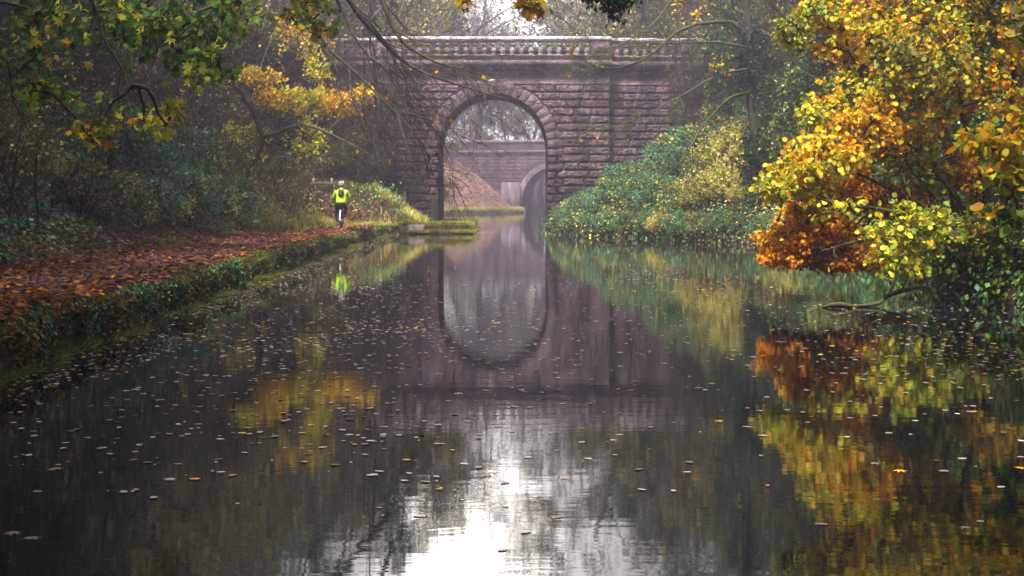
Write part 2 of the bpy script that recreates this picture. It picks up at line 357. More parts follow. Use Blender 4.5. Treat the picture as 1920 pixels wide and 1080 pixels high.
def coursed(g, rng, xa, xb, z0, z1, hc, yf, arch=None, dep=.1, bl=1.05):
    nc = int(round((z1-z0)/hc)); hc = (z1-z0)/nc
    for k in range(nc):
        a, b_ = z0+k*hc, z0+(k+1)*hc
        segs = [(xa, xb, None)]
        if arch:
            cx, Ri, Re, zs = arch
            def half(z): return np.where(z < zs, Ri+.02+(.42 if k % 2 else .72), np.sqrt(np.maximum(Re*Re-(z-zs)**2, 0)))
            if a < zs+Re:
                hm = float(half(np.array(b_-.01))) if a >= zs else float(half(np.array(a)))
                hw = max(hm, 0)
                lf = lambda X, Z, cx=cx: np.minimum(X, cx-half(Z)-.004)
                rf = lambda X, Z, cx=cx: np.maximum(X, cx+half(Z)+.004)
                if a < zs: lf = rf = None; hl = float(half(np.array(a)))
                else: hl = hw
                segs = [(xa, cx-hl, lf), (cx+hl, xb, rf)]
        for sa, sb, cl in segs:
            if sb-sa < .12: continue
            n = max(1, int(round((sb-sa)/bl))); cuts = np.linspace(sa, sb, n+1)
            if n > 1: cuts[1:-1] += (rng.rand(n-1)-.5)*.35*bl+(.2 if k % 2 else -.2)*bl
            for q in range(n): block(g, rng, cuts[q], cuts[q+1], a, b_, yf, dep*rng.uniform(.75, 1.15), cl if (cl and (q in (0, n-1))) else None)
def profile(g, rng, prof, xs, yf, c=None, jit=.006, lean=0):
    prof = np.asarray(prof, float); n, k = len(xs), len(prof)
    V = np.zeros((n, k, 3)); V[..., 0] = np.asarray(xs)[:, None]; V[..., 1] = yf-prof[:, 0]; V[..., 2] = prof[:, 1]
    V[..., 1:] += rng.randn(n, k, 2)*jit; C = np.array([c if c is not None else sand(rng, 8) for _ in range(n)])
    C = np.repeat(C, k, 0)
    i = np.arange(n-1)[:, None]*k+np.arange(k-1)
    g.add(V.reshape(-1, 3), np.stack([i, i+k, i+k+1, i+1], -1).reshape(-1, 4), C)
    for q in (0, n-1): g.add(V[q], [tuple(range(k))], C[:k])
def arch_wall(g, xa, xb, z0, z1, y, cx, Rr, zs, n=32, c=(.1, .08, .08)):
    th = np.linspace(0, np.pi, n+1); ins = np.stack([cx-Rr*np.cos(th), zs+Rr*np.sin(th)], -1)
    ins = np.vstack([[cx-Rr, z0], ins, [cx+Rr, z0]])
    out = []
    for p in ins[1:-1]: out.append((p[0], z1))
    V = [(p[0], y, p[1]) for p in ins[1:-1]]+[(p[0], y, p[1]) for p in out]; m = n+1
    g.add(V, [(i, i+1, m+i+1, m+i) for i in range(n)], c)
    g.add([(xa, y, z0), (cx-Rr, y, z0), (cx-Rr, y, z1), (xa, y, z1), (cx+Rr, y, z0), (xb, y, z0), (xb, y, z1), (cx+Rr, y, z1)], [(0, 1, 2, 3), (4, 5, 6, 7)], c)
YB, BD, ACX, AR, AZS = 66.7, 4.6, -.875, 2.55, 3.93
def bridge():
    rng = np.random.RandomState(5)
    t = thing('stone_bridge', 'red sandstone arch bridge with balustrade spanning the canal, nearer of the two', 'bridge', (ACX, YB, 0))
    HW = 5.45; xa, xb = ACX-HW, ACX+HW; ztop = 6.9
    g = G(); arch_wall(g, xa, xb, -.6, 7.75, YB+.05, ACX, AR, AZS); arch_wall(g, xa, xb, -.6, 7.75, YB+BD, ACX, AR, AZS)
    coursed(g, rng, xa, xb, 0-.05, ztop, .358, YB, (ACX, AR, AR+.62, AZS), .075)
    for x in (xa, xb): g.add([(x, YB-.03, -.5), (x, YB+.6, -.5), (x, YB+.6, 7.7), (x, YB-.03, 7.7)], [(0, 1, 2, 3)], (.12, .08, .085))
    g.build('wall', 'stone', t)
    # voussoirs and jamb quoins
    g = G(); nv = 23
    for k in range(nv):
        a0, a1 = np.pi*k/nv+.006, np.pi*(k+1)/nv-.006; rr = AR+.62+(.10 if k == nv//2 else 0)
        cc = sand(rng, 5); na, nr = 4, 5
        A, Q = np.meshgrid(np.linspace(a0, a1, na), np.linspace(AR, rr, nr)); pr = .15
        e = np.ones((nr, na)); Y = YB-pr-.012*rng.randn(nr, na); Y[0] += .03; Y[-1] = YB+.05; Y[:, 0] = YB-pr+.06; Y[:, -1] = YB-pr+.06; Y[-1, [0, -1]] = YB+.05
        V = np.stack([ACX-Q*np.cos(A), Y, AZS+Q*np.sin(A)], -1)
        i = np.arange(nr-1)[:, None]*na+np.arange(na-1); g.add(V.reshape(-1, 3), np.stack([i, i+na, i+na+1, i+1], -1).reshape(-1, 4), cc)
    for k in range(11):
        z0 = -.05+k*.358+.0; z1 = min(z0+.358, AZS)
        w = .42 if k % 2 else .72
        for sgn in (-1, 1):
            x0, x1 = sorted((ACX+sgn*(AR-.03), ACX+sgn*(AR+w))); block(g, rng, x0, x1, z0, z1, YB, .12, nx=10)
            x = ACX+sgn*(AR-.05)          # the rounded return into the opening
            zz = np.linspace(z0+.02, z1-.02, 5); bul = .05*np.sin(np.pi*(zz-z0)/(z1-z0))
            V = [(x-sgn*b_, yy, z) for z, b_ in zip(zz, bul) for yy in (YB-.11, YB+.5)]
            g.add(V, [(2*i, 2*i+1, 2*i+3, 2*i+2) for i in range(4)], sand(rng, z0))
    g.build('arch_ring', 'stone', t)
    # barrel
    g = G(); th = np.linspace(0, np.pi, 41); pts = np.vstack([[ACX-AR, -.6], np.stack([ACX-AR*np.cos(th), AZS+AR*np.sin(th)], -1), [ACX+AR, -.6]])
    yy = np.linspace(YB-.1, YB+BD, 10); V = np.array([[(p[0], y, p[1]) for p in pts] for y in yy]); k = len(pts)
    V[..., 0] += rng.randn(*V.shape[:2])*.006
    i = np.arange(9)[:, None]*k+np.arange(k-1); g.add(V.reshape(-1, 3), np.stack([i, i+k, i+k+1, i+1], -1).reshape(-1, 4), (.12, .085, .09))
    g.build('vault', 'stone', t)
    # frieze, bracket course, cornice and plinth for the middle, then the wings set back
    WI = YB+.7
    def course(x0, x1, yf, nm):
        g = G(); xs = np.arange(x0, x1+.001, (x1-x0)/round((x1-x0)/.5))
        profile(g, rng, [(-.06, ztop-.02), (.05, ztop-.01), (.07, ztop+.04), (.03, ztop+.06), (.03, 7.42), (.07, 7.44), (.07, 7.5), (-.05, 7.5)], xs, yf, jit=.004); g.build('frieze', 'stone', t)
        for x in np.arange(x0+.2, x1, .62):
            g = G(); j = rng.uniform(-.05, .05); w = rng.uniform(.12, .2)
            profile(g, rng, [(-.05, 7.5), (.12, 7.5), (.2, 7.56), (.24, 7.66), (-.05, 7.68)], [x+j-w, x+j+w], yf, jit=.01)
            g.build('bracket', 'stone', t)
        g = G(); xs = np.linspace(x0-.1, x1+.1, int((x1-x0)/.25)+2)
        profile(g, rng, [(-.3, 7.66), (.26, 7.66), (.30, 7.72), (.36, 7.76), (.42, 7.84), (.42, 7.92), (.36, 7.99), (.2, 8.02), (-.3, 8.04)], xs, yf, (.20, .16, .165), jit=.008); g.build('cornice', 'stone', t)
        g = G(); profile(g, rng, [(-.3, 8.0), (.10, 8.0), (.10, 8.2), (.14, 8.22), (.14, 8.27), (.08, 8.29), (-.3, 8.3)], xs, yf, (.25, .2, .13), jit=.005); g.build('plinth', 'stone', t)
        g = G(); profile(g, rng, [(-.26, 8.9), (.02, 8.9), (.06, 8.93), (.12, 8.95), (.16, 9.0), (.16, 9.06), (.1, 9.12), (-.05, 9.155), (-.26, 9.12)], xs, yf, (.80, .70, .74), jit=.006); g.build('coping', 'stone', t)
    course(xa, xb, YB, 'm'); course(xb+.1, ACX+15, WI, 'r'); course(ACX-15, xa-.1, WI, 'l')
    # piers of the balustrade
    def pier(x0, x1, yf):
        g = G(); nb = 5
        for fx in range(1):
            V = []
            xs = np.linspace(x0, x1, nb); zs = np.linspace(8.28, 8.88, 4)
            for y in (yf-.12, yf+.24): V += [(x, y+rng.randn()*.004, z) for z in zs for x in xs]
            f = []
            for s_ in (0, 20): f += [(s_+r*nb+c_, s_+r*nb+c_+1, s_+(r+1)*nb+c_+1, s_+(r+1)*nb+c_) for r in range(3) for c_ in range(nb-1)]
            for c_ in (0, nb-1): f += [(r*nb+c_, (r+1)*nb+c_, 20+(r+1)*nb+c_, 20+r*nb+c_) for r in range(3)]
            g.add(V, f, sand(rng, 8))
        box(g, x0+.12, x1-.12, yf-.15, yf-.11, 8.38, 8.78, sand(rng, 8))
        g.build('parapet_pier', 'stone', t)
    pier(ACX+4.6, ACX+5.45, YB); pier(ACX-5.45, ACX-4.6, YB); pier(ACX+8.8, ACX+9.7, WI); pier(ACX-9.7, ACX-8.8, WI)
    bp = [(.0, 0), (.11, 0), (.11, .05), (.07, .07), (.10, .12), (.135, .19), (.13, .25), (.085, .33), (.05, .40), (.05, .43), (.08, .44), (.13, .46), (.135, .52), (.08, .55), (.08, .64), (0, .64)]
    protos = []
    for q in range(5):
        g = G(); lathe(g, bp, (ACX, YB, 8.28), 12, [(.42, .36, .33), (.5, .30, .29), (.6, .55, .48), (.34, .27, .32), (.5, .42, .44)][q]); p = g.build('baluster', 'stone', t, smooth=False); protos.append(p)
    xsb = [ACX-4.35+.437*i for i in range(21)]
    spots = [(x, YB+.05) for x in xsb]+[(ACX+s_*(5.85+.437*i), WI+.05) for s_ in (-1, 1) for i in range(7)]
    for q, (x, y) in enumerate(spots):
        o = protos[q] if q < 5 else protos[rng.randint(5)].copy()
        if q >= 5: col.objects.link(o)
        o.parent = t; o.location = (x-ACX, y-YB, 0)
    # rear rail and panel painted near-black as shade behind balusters; deck, wing walls
    g = G(); xs = np.linspace(ACX-15, ACX+15, 40)
    profile(g, rng, [(-.2, 8.86), (.14, 8.87), (.14, 9.04), (0, 9.12), (-.2, 9.1)], xs, YB+BD-.1, (.05, .045, .05)); g.build('coping', 'stone', t)
    g = G(); profile(g, rng, [(-.12, 8.0), (.08, 8.0), (.08, 8.86), (-.12, 8.86)], xs, YB+BD-.1, (.03, .028, .03)); g.build('shade_painted_parapet', 'stone', t)
    g = G(); box(g, ACX-16, ACX+16, YB+.72, YB+BD-.02, 7.7, 8.05, (.15, .13, .12)); g.build('road_deck', 'mortar', t)
    for s_ in (-1, 1):
        g = G(); x0, x1 = sorted((ACX+s_*5.47, ACX+s_*15)); g.add([(x0, WI+.04, 0), (x1, WI+.04, 0), (x1, WI+.04, 7.75), (x0, WI+.04, 7.75)], [(0, 1, 2, 3)], (.1, .08, .08))
        g.add([(x0, YB+BD-.04, 0), (x1, YB+BD-.04, 0), (x1, YB+BD-.04, 7.75), (x0, YB+BD-.04, 7.75)], [(0, 1, 2, 3)], (.1, .08, .08))
        coursed(g, rng, x0+.02, x1, .3, ztop, .358, WI, None, .06); g.build('wing_wall', 'stone', t)
    # number plate over the crown
    g = G(); c0 = P(923, 152, YB-.19); n = 24; a = np.arange(n)*2*np.pi/n
    V = [(c0[0]+.175*np.cos(q), YB-.09+dy, c0[2]+.105*np.sin(q)) for dy in (0, .03) for q in a]
    g.add(V, [tuple(range(n))]); g.add(V, [(i, (i+1) % n, n+(i+1) % n, n+i) for i in range(n)]); pl = g.build('number_plate', 'white_plate', t)
    g = G(); y0 = YB-.0935
    box(g, c0[0]-.055, c0[0]-.04, y0, y0+.003, c0[2]-.05, c0[2]+.05); g.build('numeral', 'black_paint', pl); g = G()
    th = np.linspace(0, 2*np.pi, 17); V = [(c0[0]+.04+r_*.6*np.cos(q), y0, c0[2]+r_*np.sin(q)) for q in th[:-1] for r_ in (.05, .036)]
    g.add(V, [(2*i, 2*((i+1) % 16), 2*((i+1) % 16)+1, 2*i+1) for i in range(16)]); g.build('numeral', 'black_paint', pl)
    return t
bridge()
def far_bridge():
    rng = np.random.RandomState(9); y = 168.; cx, Rr, zs = P(1044, 0, y)[0], 4.2, 1.3
    t = thing('far_bridge', 'second arch bridge fading in the mist beyond the first arch', 'bridge', (cx, y, 0))
    g = G(); xa, xb = cx-34, cx+14; arch_wall(g, xa, xb, -.6, 8.3, y, cx, Rr, zs); coursed(g, rng, xa+12, xb, 0, 7.2, .45, y, (cx, Rr, Rr+.7, zs), .025, 2.2)
    arch_wall(g, xa, xb, -.6, 8.3, y+4.5, cx, Rr, zs); g.build('wall', 'stone', t)
    g = G(); nv = 25
    for k in range(nv):
        A, Q = np.meshgrid(np.linspace(np.pi*k/nv+.004, np.pi*(k+1)/nv-.004, 3), np.linspace(Rr-.02, Rr+.72, 3))
        V = np.stack([cx-Q*np.cos(A), y-.14+0*Q, zs+Q*np.sin(A)], -1); V[-1, :, 1] = y+.02
        i = np.arange(2)[:, None]*3+np.arange(2); g.add(V.reshape(-1, 3), np.stack([i, i+3, i+4, i+1], -1).reshape(-1, 4), np.array((.30, .25, .27))*rng.uniform(.85, 1.1))
    g.build('arch_ring', 'stone', t)
    g = G(); th = np.linspace(0, np.pi, 31); pts = np.vstack([[cx-Rr, -.6], np.stack([cx-Rr*np.cos(th), zs+Rr*np.sin(th)], -1), [cx+Rr, -.6]]); k = len(pts)
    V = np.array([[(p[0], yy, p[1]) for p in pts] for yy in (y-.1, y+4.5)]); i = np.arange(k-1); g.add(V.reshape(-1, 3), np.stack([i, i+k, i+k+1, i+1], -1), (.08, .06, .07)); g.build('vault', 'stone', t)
    g = G(); xs = np.linspace(xa, xb, 60); profile(g, rng, [(-.2, 7.05), (.15, 7.05), (.32, 7.2), (.32, 7.4), (-.2, 7.45)], xs, y, (.2, .15, .16)); g.build('cornice', 'stone', t)
    g = G(); profile(g, rng, [(-.5, 8.25), (.1, 8.3), (.18, 8.4), (.18, 8.6), (-.2, 8.7), (-.5, 8.65)], xs, y, (.26, .22, .25)); g.build('coping', 'stone', t)
    g = G(); box(g, cx-Rr-2.35, cx-Rr-.15, y-.8, y-.1, -.2, 3.6, (.27, .23, .25)); g.build('buttress', 'stone', t)
    t.rotation_euler = (0, 0, R(-14))
far_bridge()

# ------------------------------------------------------------------ small things by the bridge
def rough_box(g, rng, c, s, jit=.02, colr=(.3, .28, .25), n=4, rz=0):
    bm = bmesh.new(); bmesh.ops.create_cube(bm, size=1); bmesh.ops.subdivide_edges(bm, edges=bm.edges, cuts=n, use_grid_fill=True)
    V = np.array([v.co for v in bm.verts]); f4 = np.array([[v.index for v in f.verts] for f in bm.faces]); bm.free()
    q = nrm(V)*.62; V = V*.8+q*.2*np.array([1, 1, 1]); V = V*np.array(s)+rng.randn(*V.shape)*jit
    ca, sa = math.cos(rz), math.sin(rz); V = np.stack([V[:, 0]*ca-V[:, 1]*sa, V[:, 0]*sa+V[:, 1]*ca, V[:, 2]], -1)
    g.add(V+np.array(c), f4, colr)
rng = np.random.RandomState(3)
g = G(); p = P(781, 429, 61.45); rough_box(g, rng, p, (.75, .5, .36), .01, (.2, .19, .17)); tag(g.build('edging_stone', 'stone', origin=tuple(p)), 'weathered grey edging stone set in grassy bank before the bridge', 'stone')
t = thing('timber_fence', 'low weathered timber rail fence on bank behind the cyclist', 'fence', tuple(P(600, 376, 57.5)*np.array([1, 1, 0])+np.array([0, 0, 1.2])))
for px in (588, 622):
    g = G(); q = P(px, 338, 57.5); zz = q[2]; rough_box(g, rng, (q[0], q[1], zz-.12), (.09, .09, .42), .004, n=2); g.build('post', 'old_timber', t)
for py, a, b_ in ((343, 584, 634), (361, 586, 606)):
    g = G(); q0, q1 = P(a, py, 57.38), P(b_, py+1, 57.38); rough_box(g, rng, (q0+q1)/2, (q1[0]-q0[0], .05, .09), .004, n=3); g.build('rail', 'grey_timber', t)
g = G(); q = P(758.5, 376, 65.5); rough_box(g, rng, (q[0], q[1], q[2]-.1), (.13, .1, 1.0), .003, n=3, colr=(.4, .4, .4)); rough_box(g, rng, (q[0], q[1], q[2]+.42), (.17, .14, .04), .002, n=2)
tag(g.build('marker_post', 'grey_timber', origin=(q[0], q[1], q[2]-.6)), 'slim pale wooden post standing before the left bridge pier', 'post')
t = thing('rope_guard', 'black iron rope guard fixed to left corner of the arch', 'rope guard', (-3.5, YB-.2, .4))
g = G(); zz = np.linspace(.38, 1.75, 12); wv = .19*np.minimum(1, (1.85-zz)/.5)
V = []
for z, w_ in zip(zz, wv): V += [(-3.42-.04-2*w_, YB-.17, z), (-3.42-.04-w_*1.3, YB-.24, z), (-3.42-w_*.5, YB-.25, z), (-3.42+.04, YB-.2, z), (-3.42+.04, YB+.1, z)]
g.add(V, [(5*i+j, 5*i+j+1, 5*i+j+6, 5*i+j+5) for i in range(11) for j in range(4)]); g.build('guard_plate', 'iron', t)
g = G()
for xx in (-3.62, -3.48): tubes(g, np.array([(xx, YB-.26, .4), (xx, YB-.26, 1.0), (xx+.02, YB-.25, 1.6)]), np.array([.02, .02, .012]), 6, (.5, .5, .5))
g.build('guide_bar', 'iron', t)
for z in (.97, .60):
    g = G(); lathe(g, [(0, -.025), (.03, -.02), (.035, 0), (.03, .02), (0, .025)], (-3.72, YB-.2, z), 8); g.build('bolt', 'white_plate', t)

# ------------------------------------------------------------------ cyclist
def skin(name, chains, m, parent, sub=2):
    """chains: list of [(x,y,z,r),...]; points closer than 1 mm are joined"""
    verts, rad, edges = [], [], []
    def vid(p):
        for i, v in enumerate(verts):
            if sum((a-b)**2 for a, b in zip(v, p[:3])) < 1e-6: return i
        verts.append(tuple(p[:3])); rad.append(p[3]); return len(verts)-1
    for ch in chains:
        ids = [vid(p) for p in ch]; edges += [e for e in zip(ids, ids[1:])]
    me = bpy.data.meshes.new(name); me.from_pydata(verts, edges, []); ob = bpy.data.objects.new(name, me); col.objects.link(ob)
    sk = ob.modifiers.new('s', 'SKIN'); sk.use_smooth_shade = True; sl = me.skin_vertices[0]
    for i, r in enumerate(rad): sl.data[i].radius = (r, r) if not isinstance(r, tuple) else r; sl.data[i].use_root = (i == 0)
    sd = ob.modifiers.new('d', 'SUBSURF'); sd.levels = sd.render_levels = sub
    dg = bpy.context.evaluated_depsgraph_get(); me2 = bpy.data.meshes.new_from_object(ob.evaluated_get(dg))
    ob.modifiers.clear(); ob.data = me2; me2.name = name; bpy.data.meshes.remove(me)
    me2.materials.clear(); me2.materials.append(M[m])
    if parent: ob.parent = parent
    return ob
def tor(g, c, Rr, r, n=28, k=8, axis='x'):
    a = np.linspace(0, 2*np.pi, n+1)[:-1]; b_ = np.arange(k)*2*np.pi/k
    A, B = np.meshgrid(a, b_, indexing='ij'); rad = Rr+r*np.cos(B)
    V = np.stack([c[0]+r*np.sin(B), c[1]+rad*np.cos(A), c[2]+rad*np.sin(A)], -1).reshape(-1, 3)
    i = np.arange(n)[:, None]; j = np.arange(k)[None]; f = np.stack([i*k+j, ((i+1) % n)*k+j, ((i+1) % n)*k+(j+1) % k, i*k+(j+1) % k], -1).reshape(-1, 4)
    g.add(V, f)
def cyclist():
    yb = 52.6; xb = P(638.5, 0, yb)[0]; zb = float(H(xb, yb))+.05
    bt = thing('bicycle', 'dark bicycle with white rear mudguard ridden along the towpath', 'bicycle', (xb, yb, zb), rz=.05)
    for i, y in enumerate((0, 1.03)):
        g = G(); tor(g, (0, y, .345), .30, .008, k=4)
        for q in range(18):
            a = q*2*np.pi/18; tubes(g, np.array([(0.02*(-1)**q, y, .345), (0, y+.3*np.cos(a), .345+.3*np.sin(a))]), np.array([.0015, .0015]), 3, (.5, .5, .5))
        tubes(g, np.array([(-.05, y, .345), (.05, y, .345)]), np.array([.025, .025]), 8, (.5, .5, .5))
        wo = g.build('wheel', 'alloy', None); wo.parent = bt; wo.location = (0, 0, 0)
        g = G(); tor(g, (0, y, .345), .325, .024); ty = g.build('tyre', 'tyre', None); ty.parent = wo
    g = G(); tb = lambda a, b_, r: tubes(g, np.array([a, b_], float), np.array([r, r]), 8, (.5, .5, .5))
    tb((0, .43, .28), (0, .30, .85), .016); tb((0, .43, .28), (0, .86, .72), .018); tb((0, .31, .80), (0, .84, .84), .016); tb((0, .84, .9), (0, .88, .68), .018)
    for s in (-1, 1):
        tb((s*.06, 0, .345), (0, .43, .28), .009); tb((s*.06, 0, .345), (s*.02, .31, .8), .008); tb((s*.055, 1.03, .345), (s*.05, .88, .70), .011)
    fr = g.build('frame', 'bike_paint', None); fr.parent = bt
    g = G(); tubes(g, poly([(-.3, .78, 1.0), (-.2, .84, 1.0), (0, .86, .98), (.2, .84, 1.0), (.3, .78, 1.0)], 14), np.full(14, .013), 8, (.5, .5, .5)); tubes(g, np.array([(0, .84, .88), (0, .86, .99)]), np.array([.014, .014]), 8, (.5,)*3)
    o = g.build('handlebar', 'bike_paint', None); o.parent = bt
    g = G(); lathe(g, [(0, -.03), (.08, -.02), (.09, 0), (.06, .025), (0, .03)], (0, .24, .9), 12, sy=1.5); tubes(g, np.array([(0, .29, .84), (0, .25, .9)]), np.array([.013, .013]), 6, (.5,)*3); o = g.build('saddle', 'bike_paint', None); o.parent = bt
    g = G(); a = np.linspace(R(25), R(175), 14); V = []
    for q in a:
        for x_, rr in ((-.034, .352), (-.022, .368), (.022, .368), (.034, .352)): V.append((x_, -rr*np.cos(q-.55+.35), .345+rr*np.sin(q-.2)))
    V = [(x_, -r_*np.cos(q), .345+r_*np.sin(q)) for q in np.linspace(R(-5), R(115), 14) for x_, r_ in ((-.03, .352), (-.02, .37), (.02, .37), (.03, .352))]
    g.add(V, [(4*i+j, 4*i+j+1, 4*i+j+5, 4*i+j+4) for i in range(13) for j in range(3)]); o = g.build('mudguard', 'mudguard', None); o.parent = bt
    g = G(); lathe(g, [(0, -.03), (.035, -.03), (.035, .03), (0, .03)], (0, -.37, .32), 8, sy=.4); o = g.build('reflector', 'reflector', None); o.parent = bt
    g = G()
    tubes(g, np.array([(-.09, .43, .28), (.09, .43, .28)]), np.array([.02, .02]), 8, (.5,)*3)
    tubes(g, np.array([(-.09, .43, .28), (-.1, .40, .12)]), np.array([.01, .01]), 6, (.5,)*3); tubes(g, np.array([(.09, .43, .28), (.1, .46, .44)]), np.array([.01, .01]), 6, (.5,)*3)
    o = g.build('crank', 'alloy', None); o.parent = bt
    for s, y, z in ((-1, .40, .12), (1, .46, .44)):
        g = G(); rough_box(g, rng, (s*.15, y, z), (.1, .08, .025), .001, n=1); o = g.build('pedal', 'bike_paint', None); o.parent = bt
    # rider
    body = skin('person', [
        [(0, .24, .98, (.11, .09)), (0, .30, 1.1, (.13, .10)), (0, .39, 1.25, (.17, .12)), (0, .48, 1.40, (.17, .11)), (0, .53, 1.50, .06), (0, .56, 1.56, .055), (0, .585, 1.62, .088), (0, .59, 1.68, .09), (0, .585, 1.735, .06)],
        [(0, .585, 1.62, .088), (0, .68, 1.60, .02)],
        [(0, .48, 1.40, (.17, .11)), (-.19, .48, 1.40, .07), (-.30, .56, 1.17, .05), (-.27, .74, 1.02, .038), (-.26, .80, 1.01, .034)],
        [(0, .48, 1.40, (.17, .11)), (.19, .48, 1.40, .07), (.30, .56, 1.17, .05), (.27, .74, 1.02, .038), (.26, .80, 1.01, .034)],
        [(0, .24, .98, (.11, .09)), (-.10, .27, .93, .09), (-.15, .52, .58, .06), (-.14, .36, .20, .042), (-.13, .40, .165, .04), (-.13, .5, .15, .035)],
        [(0, .24, .98, (.11, .09)), (.10, .27, .93, .09), (.13, .62, .80, .065), (.13, .40, .50, .042), (.13, .44, .475, .04), (.13, .54, .46, .035)],
        *[[(s*.26, .80, 1.01, .034), (s*(.235+.018*q), .84, 1.02, .010), (s*(.235+.018*q), .865, 1.0, .009), (s*(.235+.018*q), .855, .975, .008)] for s in (-1, 1) for q in range(4)],
        *[[(s*.26, .80, 1.01, .034), (s*.225, .80, .99, .011), (s*.22, .83, .975, .009)] for s in (-1, 1)],
    ], 'skin', None)
    tag(body, 'person cycling away on the towpath in bright lime jacket and dark trousers', 'person'); body.location = (xb, yb, zb); body.rotation_euler = (0, 0, .05)
    skin('jacket', [
        [(0, .24, .93, (.195, .155)), (0, .25, .98, (.21, .165)), (0, .30, 1.08, (.215, .17)), (0, .38, 1.22, (.205, .16)), (0, .47, 1.38, (.195, .145)), (0, .50, 1.46, (.14, .11)), (0, .53, 1.52, .078)],
        [(0, .47, 1.38, (.195, .145)), (-.20, .48, 1.375, .095), (-.275, .52, 1.24, .085), (-.315, .58, 1.12, .075), (-.28, .74, 1.03, .05)],
        [(0, .47, 1.38, (.195, .145)), (.20, .48, 1.375, .095), (.275, .52, 1.24, .085), (.315, .58, 1.12, .075), (.28, .74, 1.03, .05)]], 'hivis', body)
    skin('reflective_band', [[(0, .252, .985, (.212, .165)), (0, .285, 1.055, (.220, .174))]], 'hivis_band', body, 1)
    skin('collar', [[(0, .525, 1.50, .085), (0, .545, 1.545, .075)]], 'mudguard', body, 1)
    skin('trousers', [
        [(0, .25, 1.0, (.18, .14)), (0, .25, .93, (.17, .14))],
        [(0, .25, .93, (.17, .14)), (-.11, .30, .87, .105), (-.155, .52, .58, .075), (-.15, .42, .36, .058), (-.135, .37, .24, .05)],
        [(0, .25, .93, (.17, .14)), (.11, .30, .87, .105), (.155, .62, .80, .078), (.15, .50, .64, .06), (.135, .41, .54, .052)]], 'trousers', body)
    for s, y, z in ((-1, .40, .165), (1, .44, .475)):
        skin('shoe', [[(s*.13, y-.05, z-.005, .045), (s*.13, y+.04, z-.01, .05), (s*.13, y+.14, z-.02, .04)]], 'shoe', body)
    g = G(); lathe(g, [(.112, -.05), (.122, 0), (.115, .055), (.09, .095), (.05, .12), (0, .128)], (0, .58, 1.665), 16, sy=1.25)
    for q in range(-2, 3):
        an = np.linspace(.3, 2.84, 10); tubes(g, np.stack([np.full(10, q*.042), .58+.15*np.cos(an)*(1-.05*q*q), 1.665+.135*np.sin(an)*(1-.04*q*q)], -1), np.full(10, .012), 5, (.5,)*3)
    o = g.build('helmet', 'helmet', None, smooth=True); o.parent = body
    for s in (-1, 1):
        g = G(); lathe(g, [(0, -.035), (.015, -.03), (.02, 0), (.015, .03), (0, .035)], (s*.096, .585, 1.62), 8, sy=.8); o = g.build('ear', 'skin', None, smooth=True); o.parent = body
    g = G(); lathe(g, [(.09, -.07), (.1, -.04), (.102, 0), (.1, .03)], (0, .575, 1.645), 14); o = g.build('hair', 'hair', None, smooth=True); o.parent = body
    bg = thing('rucksack', 'small dark grey rucksack worn on the back of the cyclist', 'rucksack', (xb, yb, zb), rz=.05)
    o = skin('pack_body', [[(0, .19, 1.20, (.10, .07)), (0, .21, 1.27, (.125, .09)), (0, .27, 1.38, (.125, .09)), (0, .335, 1.47, (.09, .06))]], 'rucksack', bg)
    o = skin('pocket', [[(0, .10, 1.25, (.075, .03)), (0, .15, 1.35, (.08, .03))]], 'rucksack', bg)
    for s in (-1, 1):
        g = G(); tubes(g, poly([(s*.07, .36, 1.47), (s*.12, .46, 1.54), (s*.14, .6, 1.44), (s*.15, .56, 1.25), (s*.11, .3, 1.2)], 14), np.full(14, .017), 6, (.5,)*3); o = g.build('strap', 'rucksack', None); o.parent = bg
cyclist()

# ------------------------------------------------------------------ plants: generic kinds
def mktree(name, label, cat, loc, stems, lb, levels=(), sprays=(), tm=KITE, seed=1, bk='bark', lf='leaf', droop=.3, upb=.4, rs=1., group=None, spread=1.):
    """stems: [(points, r0, r1)]; lb: lobes; levels: spawn() settings; sprays: leaves on the last level"""
    rng = np.random.RandomState(seed); loc = np.array(loc, float)
    t = thing(name, label, cat, tuple(loc), group)
    ST = np.stack([poly(np.array(p, float), 16) for p, _, _ in stems]); RS = np.stack([np.linspace(a, b, 16)**1. for _, a, b in stems])
    ST[:, 1:-1] += rng.randn(len(ST), 14, 3)*RS[:, 1:-1, None]*.35
    g = G(); tubes(g, ST, RS, 8, (.5,)*3); g.build('trunk', bk, t, smooth=True)
    g = G(); SP = ST.reshape(-1, 3)
    if lb: lobes(rng, g, SP, lb, tm=tm, droop=droop, upb=upb, rs=rs)
    Pq, Rq = ST, RS
    for i, lv in enumerate(levels):
        lv = dict(lv); keep = lv.pop('keep', None); Pq, Rq = spawn(rng, Pq, Rq, **lv)
        tubes(g, Pq, Rq, 5 if i == 0 else 3, (.5,)*3)
    for sp in sprays:
        sp = dict(sp); fr = sp.pop('frac', 1.)
        spray(rng, g, Pq, mask=rng.rand(len(Pq)) < fr, **sp)
    g.build('crown', ['twig' if bk == 'bark' else bk, lf], t)
    return t
O0 = (0, 0, 0)
LABELS = {}
